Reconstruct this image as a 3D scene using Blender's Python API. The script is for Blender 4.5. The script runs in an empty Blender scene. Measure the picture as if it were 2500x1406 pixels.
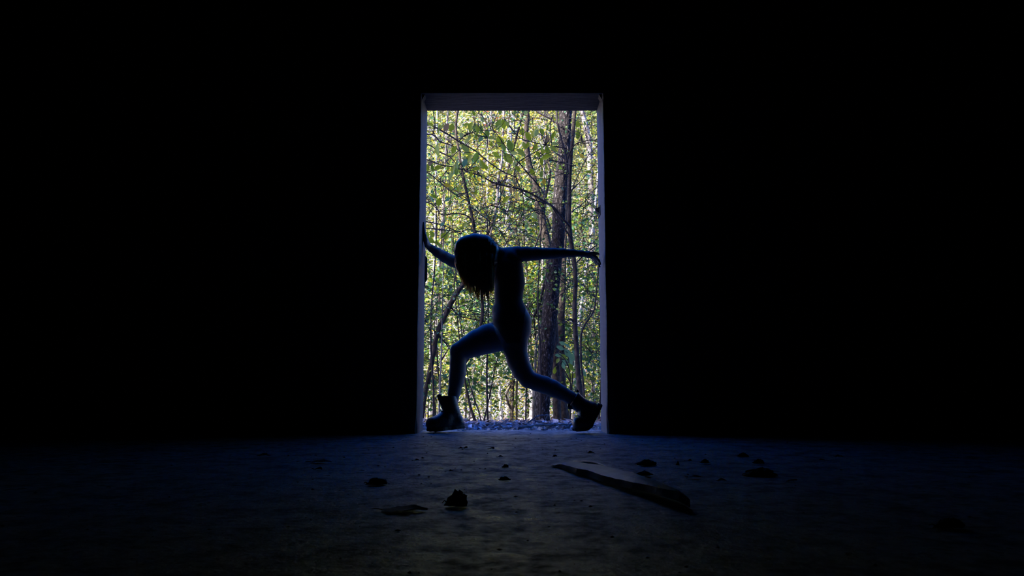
import bpy, math, random
import numpy as np
from mathutils import Vector

random.seed(7)
RNG = np.random.default_rng(11)
SC = bpy.context.scene
COL = SC.collection

# ------------------------------------------------------------------ camera, sky, sun, exposure
FPX = 1875.0
PITCH = math.radians(6.9)
CAM = np.array([0.0, 0.0, 0.335])
cam_data = bpy.data.cameras.new('camera')
cam_data.lens = 27.0
cam_data.sensor_width = 36.0
cam_data.clip_start = 0.05
cam_data.clip_end = 400
cam_data.dof.use_dof = True
cam_data.dof.focus_distance = 6.2
cam_data.dof.aperture_fstop = 9.0
cam = bpy.data.objects.new('camera', cam_data)
COL.objects.link(cam)
cam.location = CAM
cam.rotation_euler = (math.radians(90) + PITCH, 0, 0)
SC.camera = cam

SUN_DIR = Vector((-0.70, -0.54, 0.50)).normalized()      # towards the sun: behind the building, to the left
world = bpy.data.worlds.new('world')
SC.world = world
world.use_nodes = True
wn = world.node_tree
wn.nodes.clear()
wo = wn.nodes.new('ShaderNodeOutputWorld')
bg = wn.nodes.new('ShaderNodeBackground')
sky = wn.nodes.new('ShaderNodeTexSky')
sky.sky_type = 'NISHITA'
sky.sun_disc = False
sky.sun_elevation = math.asin(SUN_DIR.z)
sky.sun_rotation = math.atan2(SUN_DIR.x, SUN_DIR.y)
sky.air_density = 1.0
sky.dust_density = 2.0
sky.ozone_density = 3.0
hs = wn.nodes.new('ShaderNodeHueSaturation')
hs.inputs['Saturation'].default_value = 1.75
hs.inputs['Hue'].default_value = 0.532
wn.links.new(sky.outputs[0], hs.inputs['Color'])
wn.links.new(hs.outputs[0], bg.inputs['Color'])
bg.inputs['Strength'].default_value = 0.75
wn.links.new(bg.outputs[0], wo.inputs['Surface'])

sun_data = bpy.data.lights.new('sun', 'SUN')
sun_data.energy = 12.5
sun_data.angle = math.radians(0.6)
sun_data.color = (1.0, 0.93, 0.86)
sun = bpy.data.objects.new('sun', sun_data)
COL.objects.link(sun)
sun.rotation_euler = SUN_DIR.to_track_quat('Z', 'Y').to_euler()

SC.view_settings.view_transform = 'Standard'
SC.view_settings.look = 'None'
SC.view_settings.gamma = 1.0
SC.view_settings.use_curve_mapping = False
SC.view_settings.exposure = 0.6
SC.cycles.max_bounces = 8
SC.cycles.diffuse_bounces = 4
SC.cycles.transmission_bounces = 4
SC.cycles.sample_clamp_indirect = 4.0
SC.cycles.blur_glossy = 0.5

FWD = np.array([0, math.cos(PITCH), math.sin(PITCH)])
UPV = np.array([0, -math.sin(PITCH), math.cos(PITCH)])


def at(px, py, Y):
    """world point on the line of sight through a photograph pixel, at distance Y into the scene"""
    d = FWD + np.array([(px - 1250) / FPX, 0, 0]) - (py - 703) / FPX * UPV
    return CAM + d * (Y / d[1])


def m_per_px(py, Y):
    d = FWD - (py - 703) / FPX * UPV
    return (Y / d[1]) / FPX


def on_floor(px, py, z=0.0):
    d = FWD + np.array([(px - 1250) / FPX, 0, 0]) - (py - 703) / FPX * UPV
    return CAM + d * ((z - CAM[2]) / d[2])


# ------------------------------------------------------------------ helpers
def link(o, parent=None):
    COL.objects.link(o)
    if parent is not None:
        o.parent = parent
    return o


def tag(o, label=None, cat=None, group=None, kind=None):
    if label: o['label'] = label
    if cat: o['category'] = cat
    if group: o['group'] = group
    if kind: o['kind'] = kind
    return o


def empty(name, loc, label=None, cat=None, group=None):
    o = bpy.data.objects.new(name, None)
    o.empty_display_size = 0.1
    o.location = Vector([float(c) for c in loc])
    link(o)
    return tag(o, label, cat, group)


def mesh_np(name, V, F, mat=None, smooth=True, col=None):
    """mesh from an (n,3) array and an (m,k) array of faces (or a list of such arrays)"""
    V = np.asarray(V, dtype=np.float32)
    Fs = F if isinstance(F, list) else [F]
    Fs = [np.asarray(f, dtype=np.int32) for f in Fs if len(f)]
    me = bpy.data.meshes.new(name)
    me.vertices.add(len(V))
    me.vertices.foreach_set('co', V.ravel())
    tot = sum(f.size for f in Fs)
    npoly = sum(len(f) for f in Fs)
    me.loops.add(tot)
    me.polygons.add(npoly)
    me.loops.foreach_set('vertex_index', np.concatenate([f.ravel() for f in Fs]))
    sizes = np.concatenate([np.full(len(f), f.shape[1], np.int32) for f in Fs])
    starts = np.concatenate([[0], np.cumsum(sizes)[:-1]]).astype(np.int32)
    me.polygons.foreach_set('loop_start', starts)
    me.polygons.foreach_set('loop_total', sizes)
    me.polygons.foreach_set('use_smooth', np.full(npoly, bool(smooth)))
    if col is not None:
        a = me.color_attributes.new('tint', 'FLOAT_COLOR', 'POINT')
        c = np.ones((len(V), 4), np.float32)
        c[:, :3] = col
        a.data.foreach_set('color', c.ravel())
    me.update(calc_edges=True)
    me.validate(verbose=False)
    if mat is not None:
        me.materials.append(mat)
    return me


class MB:
    """collects pieces of one mesh"""
    def __init__(self):
        self.V, self.Q, self.T, self.n = [], [], [], 0

    def add(self, V, Q=None, T=None):
        V = np.asarray(V, float)
        if Q is not None and len(Q): self.Q.append(np.asarray(Q, int) + self.n)
        if T is not None and len(T): self.T.append(np.asarray(T, int) + self.n)
        self.V.append(V)
        self.n += len(V)
        return self

    def box(self, a, b):
        x0, y0, z0 = a
        x1, y1, z1 = b
        V = [(x0, y0, z0), (x1, y0, z0), (x1, y1, z0), (x0, y1, z0), (x0, y0, z1), (x1, y0, z1), (x1, y1, z1), (x0, y1, z1)]
        Q = [(0, 3, 2, 1), (4, 5, 6, 7), (0, 1, 5, 4), (1, 2, 6, 5), (2, 3, 7, 6), (3, 0, 4, 7)]
        return self.add(V, Q)

    def tube(self, pts, rad, n=6, cap=True, rough=0.0, seed=0):
        pts = np.asarray(pts, float)
        m = len(pts)
        rad = np.broadcast_to(np.asarray(rad, float), (m,))
        tan = np.gradient(pts, axis=0)
        tan /= np.linalg.norm(tan, axis=1)[:, None] + 1e-9
        ref = np.array([0.0, 1, 0]) if abs(tan[0][1]) < 0.8 else np.array([1.0, 0, 0])
        u = np.cross(tan, ref)
        u /= np.linalg.norm(u, axis=1)[:, None] + 1e-9
        v = np.cross(tan, u)
        a = np.arange(n) / n * 2 * math.pi
        r = np.repeat(rad[:, None], n, 1)
        if rough:
            rs = np.random.default_rng(seed)
            r = r * (1 + rough * rs.standard_normal((m, n)))
        V = pts[:, None, :] + r[:, :, None] * (np.cos(a)[None, :, None] * u[:, None, :] + np.sin(a)[None, :, None] * v[:, None, :])
        V = V.reshape(-1, 3)
        i = np.arange(m - 1)[:, None] * n
        j = np.arange(n)[None, :]
        k = (j + 1) % n
        Q = np.stack([i + j, i + k, i + n + k, i + n + j], -1).reshape(-1, 4)
        T = None
        if cap:
            V = np.vstack([V, pts[:1], pts[-1:]])
            c0, c1 = m * n, m * n + 1
            jj = np.arange(n)
            kk = (jj + 1) % n
            T = np.vstack([np.stack([np.full(n, c0), kk, jj], -1), np.stack([np.full(n, c1), (m - 1) * n + jj, (m - 1) * n + kk], -1)])
        return self.add(V, Q, T)

    def build(self, name, mat, parent=None, smooth=True, loc=None):
        V = np.vstack(self.V)
        if loc is not None:
            V = V - np.asarray(loc, float)
        F = []
        if self.Q: F.append(np.vstack(self.Q))
        if self.T: F.append(np.vstack(self.T))
        o = bpy.data.objects.new(name, mesh_np(name, V, F, mat, smooth))
        if loc is not None and parent is None:
            o.location = Vector([float(c) for c in loc])
        return link(o, parent)


def resample(pts, n):
    pts = np.asarray(pts, float)
    d = np.concatenate([[0], np.cumsum(np.linalg.norm(np.diff(pts, axis=0), axis=1))])
    t = np.linspace(0, d[-1], n)
    # smooth (Catmull-Rom style) through cubic Hermite
    m = np.gradient(pts, d, axis=0) if len(pts) > 2 else np.repeat(((pts[1] - pts[0]) / d[-1])[None], 2, 0)
    out = np.empty((n, pts.shape[1]))
    for q, s in enumerate(t):
        k = min(max(np.searchsorted(d, s) - 1, 0), len(d) - 2)
        h = d[k + 1] - d[k]
        u = (s - d[k]) / h
        out[q] = ((2 * u**3 - 3 * u**2 + 1) * pts[k] + (u**3 - 2 * u**2 + u) * h * m[k] + (-2 * u**3 + 3 * u**2) * pts[k + 1] + (u**3 - u**2) * h * m[k + 1])
    return out


# ------------------------------------------------------------------ materials
def new_mat(name):
    m = bpy.data.materials.new(name)
    m.use_nodes = True
    nt = m.node_tree
    return m, nt, nt.nodes['Principled BSDF']


def noisy(name, c1, c2, scale, rough=0.85, bump=0.3, bscale=None, detail=8, lo=0.35, hi=0.65, stretch=(1, 1, 1), bdist=0.02, c3=None):
    m, nt, p = new_mat(name)
    tc = nt.nodes.new('ShaderNodeTexCoord')
    mp = nt.nodes.new('ShaderNodeMapping')
    mp.inputs['Scale'].default_value = stretch
    nt.links.new(tc.outputs['Object'], mp.inputs['Vector'])
    n = nt.nodes.new('ShaderNodeTexNoise')
    n.inputs['Scale'].default_value = scale
    n.inputs['Detail'].default_value = detail
    n.inputs['Roughness'].default_value = 0.65
    nt.links.new(mp.outputs[0], n.inputs['Vector'])
    r = nt.nodes.new('ShaderNodeValToRGB')
    e = r.color_ramp.elements
    e[0].position, e[0].color = lo, (*c1, 1)
    e[1].position, e[1].color = hi, (*c2, 1)
    if c3:
        x = e.new(min(1.0, hi + 0.12))
        x.color = (*c3, 1)
    nt.links.new(n.outputs['Fac'], r.inputs['Fac'])
    nt.links.new(r.outputs['Color'], p.inputs['Base Color'])
    p.inputs['Roughness'].default_value = rough
    if bump:
        n2 = nt.nodes.new('ShaderNodeTexNoise')
        n2.inputs['Scale'].default_value = bscale or scale * 3
        n2.inputs['Detail'].default_value = 6
        nt.links.new(mp.outputs[0], n2.inputs['Vector'])
        b = nt.nodes.new('ShaderNodeBump')
        b.inputs['Strength'].default_value = bump
        b.inputs['Distance'].default_value = bdist
        nt.links.new(n2.outputs['Fac'], b.inputs['Height'])
        nt.links.new(b.outputs['Normal'], p.inputs['Normal'])
    return m


def leaf_mat(name, color=None, trans=0.4, rough=0.45, spec=0.4):
    """leaf blade: reflects and lets some light through"""
    m, nt, p = new_mat(name)
    out = nt.nodes['Material Output']
    tr = nt.nodes.new('ShaderNodeBsdfTranslucent')
    mx = nt.nodes.new('ShaderNodeMixShader')
    mx.inputs[0].default_value = trans
    p.inputs['Roughness'].default_value = rough
    p.inputs['Specular IOR Level'].default_value = spec
    if color is None:
        a = nt.nodes.new('ShaderNodeAttribute')
        a.attribute_name = 'tint'
        nt.links.new(a.outputs['Color'], p.inputs['Base Color'])
        nt.links.new(a.outputs['Color'], tr.inputs['Color'])
    else:
        tc = nt.nodes.new('ShaderNodeTexCoord')
        n = nt.nodes.new('ShaderNodeTexNoise')
        n.inputs['Scale'].default_value = 30
        nt.links.new(tc.outputs['Object'], n.inputs['Vector'])
        r = nt.nodes.new('ShaderNodeValToRGB')
        r.color_ramp.elements[0].position = 0.3
        r.color_ramp.elements[0].color = (*[c * 0.75 for c in color], 1)
        r.color_ramp.elements[1].position = 0.7
        r.color_ramp.elements[1].color = (*[min(1, c * 1.2) for c in color], 1)
        nt.links.new(n.outputs['Fac'], r.inputs['Fac'])
        nt.links.new(r.outputs['Color'], p.inputs['Base Color'])
        nt.links.new(r.outputs['Color'], tr.inputs['Color'])
    nt.links.new(p.outputs[0], mx.inputs[1])
    nt.links.new(tr.outputs[0], mx.inputs[2])
    nt.links.new(mx.outputs[0], out.inputs['Surface'])
    return m


def floor_mat():
    m, nt, p = new_mat('dusty_concrete_floor')
    tc = nt.nodes.new('ShaderNodeTexCoord')
    def noise(scale, detail, rough=0.6):
        n = nt.nodes.new('ShaderNodeTexNoise')
        n.inputs['Scale'].default_value = scale
        n.inputs['Detail'].default_value = detail
        n.inputs['Roughness'].default_value = rough
        nt.links.new(tc.outputs['Object'], n.inputs['Vector'])
        return n
    a, b = noise(8.0, 8, 0.7), noise(30, 6)
    mx = nt.nodes.new('ShaderNodeMath'); mx.operation = 'MULTIPLY_ADD'
    nt.links.new(b.outputs['Fac'], mx.inputs[0]); mx.inputs[1].default_value = 0.45
    nt.links.new(a.outputs['Fac'], mx.inputs[2])
    r = nt.nodes.new('ShaderNodeValToRGB')
    e = r.color_ramp.elements
    e[0].position, e[0].color = 0.60, (0.030, 0.026, 0.023, 1)
    e[1].position, e[1].color = 0.84, (0.34, 0.30, 0.29, 1)
    nt.links.new(mx.outputs[0], r.inputs['Fac'])
    nt.links.new(r.outputs['Color'], p.inputs['Base Color'])
    rr = nt.nodes.new('ShaderNodeMapRange')
    rr.inputs['From Min'].default_value = 0.55; rr.inputs['From Max'].default_value = 0.9
    rr.inputs['To Min'].default_value = 0.72; rr.inputs['To Max'].default_value = 0.20
    nt.links.new(mx.outputs[0], rr.inputs['Value'])
    nt.links.new(rr.outputs['Result'], p.inputs['Roughness'])
    c = noise(60, 8, 0.7)
    bm = nt.nodes.new('ShaderNodeBump')
    bm.inputs['Strength'].default_value = 0.35
    bm.inputs['Distance'].default_value = 0.012
    nt.links.new(c.outputs['Fac'], bm.inputs['Height'])
    bm2 = nt.nodes.new('ShaderNodeBump')
    bm2.inputs['Strength'].default_value = 0.4
    bm2.inputs['Distance'].default_value = 0.05
    nt.links.new(mx.outputs[0], bm2.inputs['Height'])
    nt.links.new(bm.outputs['Normal'], bm2.inputs['Normal'])
    nt.links.new(bm2.outputs['Normal'], p.inputs['Normal'])
    return m


M_FLOOR = floor_mat()
M_WALL = noisy('dark_concrete_wall', (0.030, 0.030, 0.034), (0.055, 0.054, 0.058), 3, 0.95, 0.3)  # very dark concrete tone, faintly mottled
M_CEIL = noisy('dark_concrete_ceiling', (0.025, 0.025, 0.028), (0.05, 0.05, 0.052), 3, 0.95, 0.3)  # near-black mottled concrete overhead
M_FRAME = noisy('weathered_painted_frame', (0.034, 0.030, 0.032), (0.080, 0.070, 0.072), 9, 0.75, 0.4, 40, stretch=(1, 1, 0.18))
M_HEADER = noisy('dark_header', (0.018, 0.014, 0.012), (0.04, 0.032, 0.027), 9, 0.8, 0.4, 40, stretch=(0.2, 1, 1))  # darker tone than the jamb boards
M_IRON = noisy('rusted_iron', (0.015, 0.012, 0.011), (0.05, 0.03, 0.02), 40, 0.8, 0.4)
M_EARTH = noisy('forest_soil', (0.16, 0.125, 0.11), (0.60, 0.53, 0.52), 5.5, 0.95, 0.8, 16, lo=0.38, hi=0.6, bdist=0.15)
M_OAK = noisy('dark_furrowed_bark', (0.012, 0.010, 0.010), (0.045, 0.039, 0.039), 48, 0.95, 1.0, 34, lo=0.42, hi=0.58, stretch=(1, 1, 0.45), bdist=0.03, c3=(0.30, 0.27, 0.27))
M_GREYBARK = noisy('grey_smooth_bark', (0.09, 0.078, 0.076), (0.30, 0.27, 0.265), 9, 0.9, 0.6, 30, stretch=(1, 1, 0.5), lo=0.4, hi=0.6)
M_BROWNBARK = noisy('brown_mossy_bark', (0.016, 0.013, 0.010), (0.080, 0.065, 0.055), 22, 0.95, 0.7, 30, stretch=(1, 1, 0.6))
M_PALEBARK = noisy('pale_bark', (0.30, 0.27, 0.27), (0.62, 0.58, 0.58), 8, 0.9, 0.5, 30, lo=0.35, hi=0.6)
M_TWIG = noisy('twig_bark', (0.018, 0.015, 0.015), (0.05, 0.042, 0.042), 12, 0.9, 0.0)
M_FOLIAGE = leaf_mat('small_foliage', None, 0.30, 0.42, 0.6)
M_LITTER = leaf_mat('dead_leaf_litter', None, 0.12, 0.6, 0.35)
M_STICK = noisy('fallen_stick_bark', (0.10, 0.085, 0.085), (0.28, 0.25, 0.25), 20, 0.9, 0.5)
M_SKIN = noisy('skin', (0.20, 0.165, 0.16), (0.24, 0.195, 0.185), 12, 0.6, 0.05, 120)
M_SUIT = noisy('dark_stretch_fabric', (0.055, 0.045, 0.042), (0.075, 0.06, 0.055), 60, 0.7, 0.1)
M_BOOT = noisy('black_leather', (0.012, 0.012, 0.013), (0.025, 0.024, 0.025), 25, 0.38, 0.2, 90)
M_SOLE = noisy('black_rubber', (0.010, 0.010, 0.010), (0.018, 0.018, 0.018), 25, 0.7, 0.2, 60)
M_BOARD = noisy('old_grey_board', (0.20, 0.18, 0.18), (0.42, 0.38, 0.38), 7, 0.42, 0.4, 30, stretch=(0.15, 1, 1), bdist=0.008)
M_DEADLEAF = leaf_mat('dry_curled_leaf', (0.055, 0.030, 0.018), 0.08, 0.7, 0.2)
M_CLOD = noisy('dry_dirt', (0.02, 0.017, 0.014), (0.05, 0.042, 0.036), 30, 0.98, 0.6)


def hair_mat():
    m, nt, p = new_mat('long_brown_hair')
    out = nt.nodes['Material Output']
    p.inputs['Base Color'].default_value = (0.05, 0.028, 0.014, 1)
    p.inputs['Roughness'].default_value = 0.34
    p.inputs['Specular IOR Level'].default_value = 0.45
    tc = nt.nodes.new('ShaderNodeTexCoord')
    w = nt.nodes.new('ShaderNodeTexNoise')
    mp = nt.nodes.new('ShaderNodeMapping')
    mp.inputs['Scale'].default_value = (220, 220, 9)
    nt.links.new(tc.outputs['Object'], mp.inputs['Vector'])
    nt.links.new(mp.outputs[0], w.inputs['Vector'])
    w.inputs['Scale'].default_value = 1.0
    w.inputs['Detail'].default_value = 3
    r = nt.nodes.new('ShaderNodeValToRGB')
    r.color_ramp.elements[0].position = 0.35
    r.color_ramp.elements[0].color = (0.03, 0.016, 0.008, 1)
    r.color_ramp.elements[1].position = 0.65
    r.color_ramp.elements[1].color = (0.13, 0.075, 0.035, 1)
    nt.links.new(w.outputs['Fac'], r.inputs['Fac'])
    nt.links.new(r.outputs['Color'], p.inputs['Base Color'])
    b = nt.nodes.new('ShaderNodeBump')
    b.inputs['Strength'].default_value = 0.3
    b.inputs['Distance'].default_value = 0.004
    nt.links.new(w.outputs['Fac'], b.inputs['Height'])
    nt.links.new(b.outputs['Normal'], p.inputs['Normal'])
    tr = nt.nodes.new('ShaderNodeBsdfTranslucent')
    tr.inputs['Color'].default_value = (0.30, 0.17, 0.07, 1)
    mx = nt.nodes.new('ShaderNodeMixShader')
    mx.inputs[0].default_value = 0.25
    nt.links.new(p.outputs[0], mx.inputs[1])
    nt.links.new(tr.outputs[0], mx.inputs[2])
    nt.links.new(mx.outputs[0], out.inputs['Surface'])
    return m


M_HAIR = hair_mat()
for m_, v_ in ((M_SKIN, 0.22), (M_SUIT, 0.05), (M_BOOT, 0.35), (M_WALL, 0.1), (M_CEIL, 0.1), (M_OAK, 0.15), (M_BROWNBARK, 0.15), (M_GREYBARK, 0.15), (M_TWIG, 0.15)):
    m_.node_tree.nodes['Principled BSDF'].inputs['Specular IOR Level'].default_value = v_
M_STRAND = leaf_mat('backlit_hair_strand', (0.62, 0.40, 0.20), 0.8, 0.4, 0.5)  # lighter than the hair: backlit glow put into the strand colour

# ------------------------------------------------------------------ the room
WY, WT = 5.0, 0.333            # inner face of the front wall, its thickness
DX, DH = 0.61, 2.266           # half width and height of the doorway
FR = 0.05                      # thickness of the frame boards
RX, RY0, RZ = 4.2, -3.2, 3.3   # half width, back and ceiling of the room


def value_noise(x, y, seed):
    """cheap smooth 2-D noise, vectorised"""
    rs = np.random.default_rng(seed)
    out = np.zeros_like(x)
    for k in range(5):
        f = 1.7 ** k
        a, p1, p2 = rs.uniform(0, 6.28), rs.uniform(0, 6.28), rs.uniform(0, 6.28)
        out += np.sin(f * (x * math.cos(a) + y * math.sin(a)) + p1 + 1.3 * np.sin(f * 0.7 * (y * math.cos(a) - x * math.sin(a)) + p2)) / 1.5 ** k
    return out / 2.6


def grid(name, xs, ys, zfun, mat, parent=None):
    X, Y = np.meshgrid(xs, ys)
    Z = zfun(X, Y)
    V = np.stack([X, Y, Z], -1).reshape(-1, 3)
    nx, ny = len(xs), len(ys)
    i = np.arange(ny - 1)[:, None] * nx
    j = np.arange(nx - 1)[None, :]
    Q = np.stack([i + j, i + j + 1, i + nx + j + 1, i + nx + j], -1).reshape(-1, 4)
    o = bpy.data.objects.new(name, mesh_np(name, V, Q, mat))
    return link(o, parent)


def floor_z(x, y):
    return 0.0022 * value_noise(x * 9, y * 9, 3) - 0.002


fl = grid('floor', np.linspace(-RX, RX, 170), np.linspace(RY0, WY + WT + 0.05, 170), floor_z, M_FLOOR)
tag(fl, 'dusty bare concrete floor of the dark room', kind='structure')

b = MB()
b.box((-RX - 0.3, WY, -0.3), (-DX - FR, WY + WT, RZ + 0.4))
b.box((DX + FR, WY, -0.3), (RX + 0.3, WY + WT, RZ + 0.4))
b.box((-DX - FR, WY, DH + FR), (DX + FR, WY + WT, RZ + 0.4))
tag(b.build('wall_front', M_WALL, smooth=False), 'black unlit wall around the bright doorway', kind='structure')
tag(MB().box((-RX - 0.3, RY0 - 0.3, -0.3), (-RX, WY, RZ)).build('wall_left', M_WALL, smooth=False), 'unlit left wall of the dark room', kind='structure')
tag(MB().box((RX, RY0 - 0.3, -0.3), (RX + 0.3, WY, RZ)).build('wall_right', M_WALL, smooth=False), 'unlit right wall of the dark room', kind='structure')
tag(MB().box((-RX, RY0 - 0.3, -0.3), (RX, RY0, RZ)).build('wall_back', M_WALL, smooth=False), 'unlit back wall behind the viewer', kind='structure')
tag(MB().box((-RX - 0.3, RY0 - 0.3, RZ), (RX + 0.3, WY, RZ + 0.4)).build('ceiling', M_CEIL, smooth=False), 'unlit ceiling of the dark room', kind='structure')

# the frame boards that line the opening
fr = empty('trim_1', (0, WY, 0), 'weathered painted frame boards lining the open doorway')
fr['kind'] = 'structure'


def jamb(s):
    """a lining board with a worn, slightly wavy inner face"""
    n = 60
    zs = np.linspace(-0.02, DH, n)
    rs = np.random.default_rng(5 + s)
    wob = 0.0018 * np.cumsum(rs.standard_normal(n)) / 3
    wob -= np.linspace(wob[0], wob[-1], n)
    chip = 0.010 * np.exp(-((zs - 0.03) / 0.05) ** 2) + 0.004 * np.exp(-((zs - 2.24) / 0.03) ** 2)
    V, Q = [], []
    for k, z in enumerate(zs):
        xi = DX + wob[k]
        xf = xi + chip[k] + 0.004
        V += [(s * xf, -0.004, z), (s * xi, 0.012, z), (s * xi, WT + 0.004, z), (s * (DX + FR), WT + 0.004, z), (s * (DX + FR), -0.004, z)]
    for k in range(n - 1):
        for j in range(5):
            a, c = k * 5 + j, k * 5 + (j + 1) % 5
            q = (a, c, c + 5, a + 5)
            Q.append(q if s > 0 else q[::-1])
    Q0 = [tuple(range(5)), tuple((n - 1) * 5 + i for i in range(5))]
    me = bpy.data.meshes.new('jamb')
    me.from_pydata(V, [], Q + Q0)
    me.materials.append(M_FRAME)
    return link(bpy.data.objects.new('jamb', me), fr)


jamb(-1)
jamb(1)
hd = MB()
hd.box((-DX - FR, -0.006, DH), (DX + FR, WT + 0.004, DH + FR)).build('header', M_HEADER, fr, smooth=False)
# splintered corner blocks under the header
for s in (-1, 1):
    c = MB()
    xs = [s * DX, s * (DX - 0.035), s * DX]
    zs = [DH - 0.075, DH, DH]
    V = [(s * DX, 0.02, DH - 0.035), (s * DX, 0.10, DH - 0.03), (s * (DX - 0.02), 0.02, DH), (s * (DX - 0.016), 0.10, DH), (s * DX, 0.02, DH), (s * DX, 0.10, DH)]
    c.add(V, [(0, 1, 3, 2), (2, 3, 5, 4), (0, 4, 5, 1)], [(0, 2, 4), (1, 5, 3)])
    c.build('corner_block', M_HEADER, fr, smooth=False)
# iron strap on the left board and the latch keeper on the right board
p0, p1 = at(1040, 628, WY + WT), at(1040, 690, WY + WT)
hg = MB()
hg.tube([(-DX + 0.002, WT - 0.02, p0[2]), (-DX + 0.009, WT - 0.006, p0[2] - 0.008), (-DX + 0.009, WT - 0.006, (p0[2] + p1[2]) / 2), (-DX + 0.009, WT - 0.006, p1[2] + 0.02), (-DX + 0.001, WT - 0.012, p1[2])], [0.006, 0.008, 0.008, 0.008, 0.005], 8)
hg.box((-DX - 0.004, WT - 0.05, p1[2] - 0.03), (-DX + 0.003, WT, p0[2] + 0.03))
hg.build('iron_strap', M_IRON, fr, smooth=False)
pk = at(1456, 517, WY + 0.26)
kp = MB()
kp.box((DX - 0.004, 0.20, pk[2] - 0.035), (DX + 0.004, 0.31, pk[2] + 0.035))
kp.add([(DX, 0.22, pk[2] - 0.02), (DX, 0.29, pk[2] - 0.02), (DX, 0.29, pk[2] + 0.028), (DX, 0.22, pk[2] + 0.028), (DX - 0.026, 0.235, pk[2] + 0.0), (DX - 0.026, 0.28, pk[2] + 0.0), (DX - 0.03, 0.28, pk[2] + 0.02), (DX - 0.03, 0.235, pk[2] + 0.02)],
       [(0, 1, 5, 4), (1, 2, 6, 5), (2, 3, 7, 6), (3, 0, 4, 7), (4, 5, 6, 7)])
kp.build('latch_keeper', M_IRON, fr, smooth=False)

# unseen bank of earth over the building, raised to keep sun off the near trees
def bank_z(x, y):
    h = 3.75 + 5.7 * np.clip((WY + 0.25 - y) / 2.6, 0, 1) ** 0.8
    h = h + 0.35 * value_noise(x * 0.8, y * 0.8, 9) * np.clip((WY - y) / 2, 0, 1)
    return h
bk = grid('shading_earth_bank', np.linspace(-16, 14, 60), np.linspace(-9, WY + 0.28, 40), bank_z, M_EARTH)
tag(bk, 'unseen earth bank over the building, raised to shade the near trees', kind='structure')
for s in (-1, 1):
    x0, x1 = (-16, -RX - 0.3) if s < 0 else (RX + 0.3, 14)
    tag(MB().box((x0, WY - 0.1, -1.0), (x1, WY + WT, 3.85)).build('wall_outer_left' if s < 0 else 'wall_outer_right', M_WALL, smooth=False),
        'retaining wall holding back the earth bank', kind='structure')

# ------------------------------------------------------------------ woodland ground
def ground_z(x, y):
    near = -0.05 + 0 * y
    z = np.where(y < 6.3, near, -0.05 - 0.050 * (y - 6.3))
    t = np.maximum(y - 19, 0)
    z = np.where(y > 19, -0.685 + np.where(t < 20, 0.0130 * t * t, 5.2 + 0.53 * (t - 20)), z)
    amp = np.clip((y - 7) / 12, 0.0, 1)
    return z + 0.14 * amp * value_noise(x * 0.6, y * 0.6, 21) + 0.012 * value_noise(x * 4, y * 4, 22)


def gz(x, y):
    return float(ground_z(np.array([float(x)]), np.array([float(y)]))[0])


gr = grid('forest_floor', np.linspace(-44, 44, 170), np.concatenate([np.linspace(WY + WT - 0.02, 9, 60), np.linspace(9.2, 98, 180)]), ground_z, M_EARTH)
tag(gr, 'leaf-strewn woodland floor outside the doorway', kind='structure')


def leaf_quads(P, D, N, L, W, fold=0.25):
    """folded two-triangle leaves: P base points, D unit directions, N normals, L lengths, W half widths"""
    S = np.cross(D, N)
    S /= np.linalg.norm(S, axis=1)[:, None] + 1e-9
    N = np.cross(S, D)
    mid = P + D * (L * 0.45)[:, None]
    up = N * (W * fold)[:, None]
    V = np.stack([P, mid + S * W[:, None] + up, P + D * L[:, None], mid - S * W[:, None] + up], 1).reshape(-1, 3)
    k = np.arange(len(P))[:, None] * 4
    T = np.concatenate([k + np.array([[0, 1, 2]]), k + np.array([[0, 2, 3]])], 0)
    return V, T


def unit(n, rng):
    v = rng.standard_normal((n, 3))
    return v / np.linalg.norm(v, axis=1)[:, None]


def litter(n, x0, x1, y0, y1, size, rng, ypow=1.0):
    x = rng.uniform(x0, x1, n)
    y = y0 + (y1 - y0) * rng.uniform(0, 1, n) ** ypow
    z = ground_z(x, y) + rng.uniform(0.0, 0.035, n)
    P = np.stack([x, y, z], 1)
    a = rng.uniform(0, 6.283, n)
    D = np.stack([np.cos(a), np.sin(a), rng.normal(0.1, 0.35, n)], 1)
    D /= np.linalg.norm(D, axis=1)[:, None]
    N = np.stack([rng.normal(0, 0.45, n), rng.normal(0, 0.45, n), np.ones(n)], 1)
    N /= np.linalg.norm(N, axis=1)[:, None]
    L = size * rng.uniform(0.6, 1.3, n)
    V, T = leaf_quads(P, D, N, L, L * rng.uniform(0.2, 0.33, n), 0.5)
    pal = np.array([[0.42, 0.36, 0.34], [0.24, 0.18, 0.16], [0.55, 0.48, 0.46], [0.10, 0.07, 0.055], [0.36, 0.27, 0.2], [0.62, 0.56, 0.55]])
    c = pal[rng.integers(0, len(pal), n)] * rng.uniform(0.75, 1.2, (n, 1))
    return V, T, np.repeat(c, 4, 0)


def put_litter(name, label, args):
    Vs, Ts, Cs, k = [], [], [], 0
    for a in args:
        V, T, c = litter(*a)
        Vs.append(V); Ts.append(T + k); Cs.append(c); k += len(V)
    o = link(bpy.data.objects.new(name, mesh_np(name, np.vstack(Vs), np.vstack(Ts), M_LITTER, False, np.vstack(Cs))))
    return tag(o, label, 'leaf litter', kind='stuff')


put_litter('leaf_litter', 'dead leaves carpeting the woodland floor beyond the doorway',
           [(9000, -2.6, 2.6, WY + WT + 0.11, 7.4, 0.058, RNG), (260, -0.5, 0.5, WY + WT - 0.0, WY + WT + 0.1, 0.06, RNG), (5000, -6, 6, 7.2, 13, 0.10, RNG, 1.0), (14000, -16, 16, 12, 70, 0.20, RNG, 1.0)])

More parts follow.
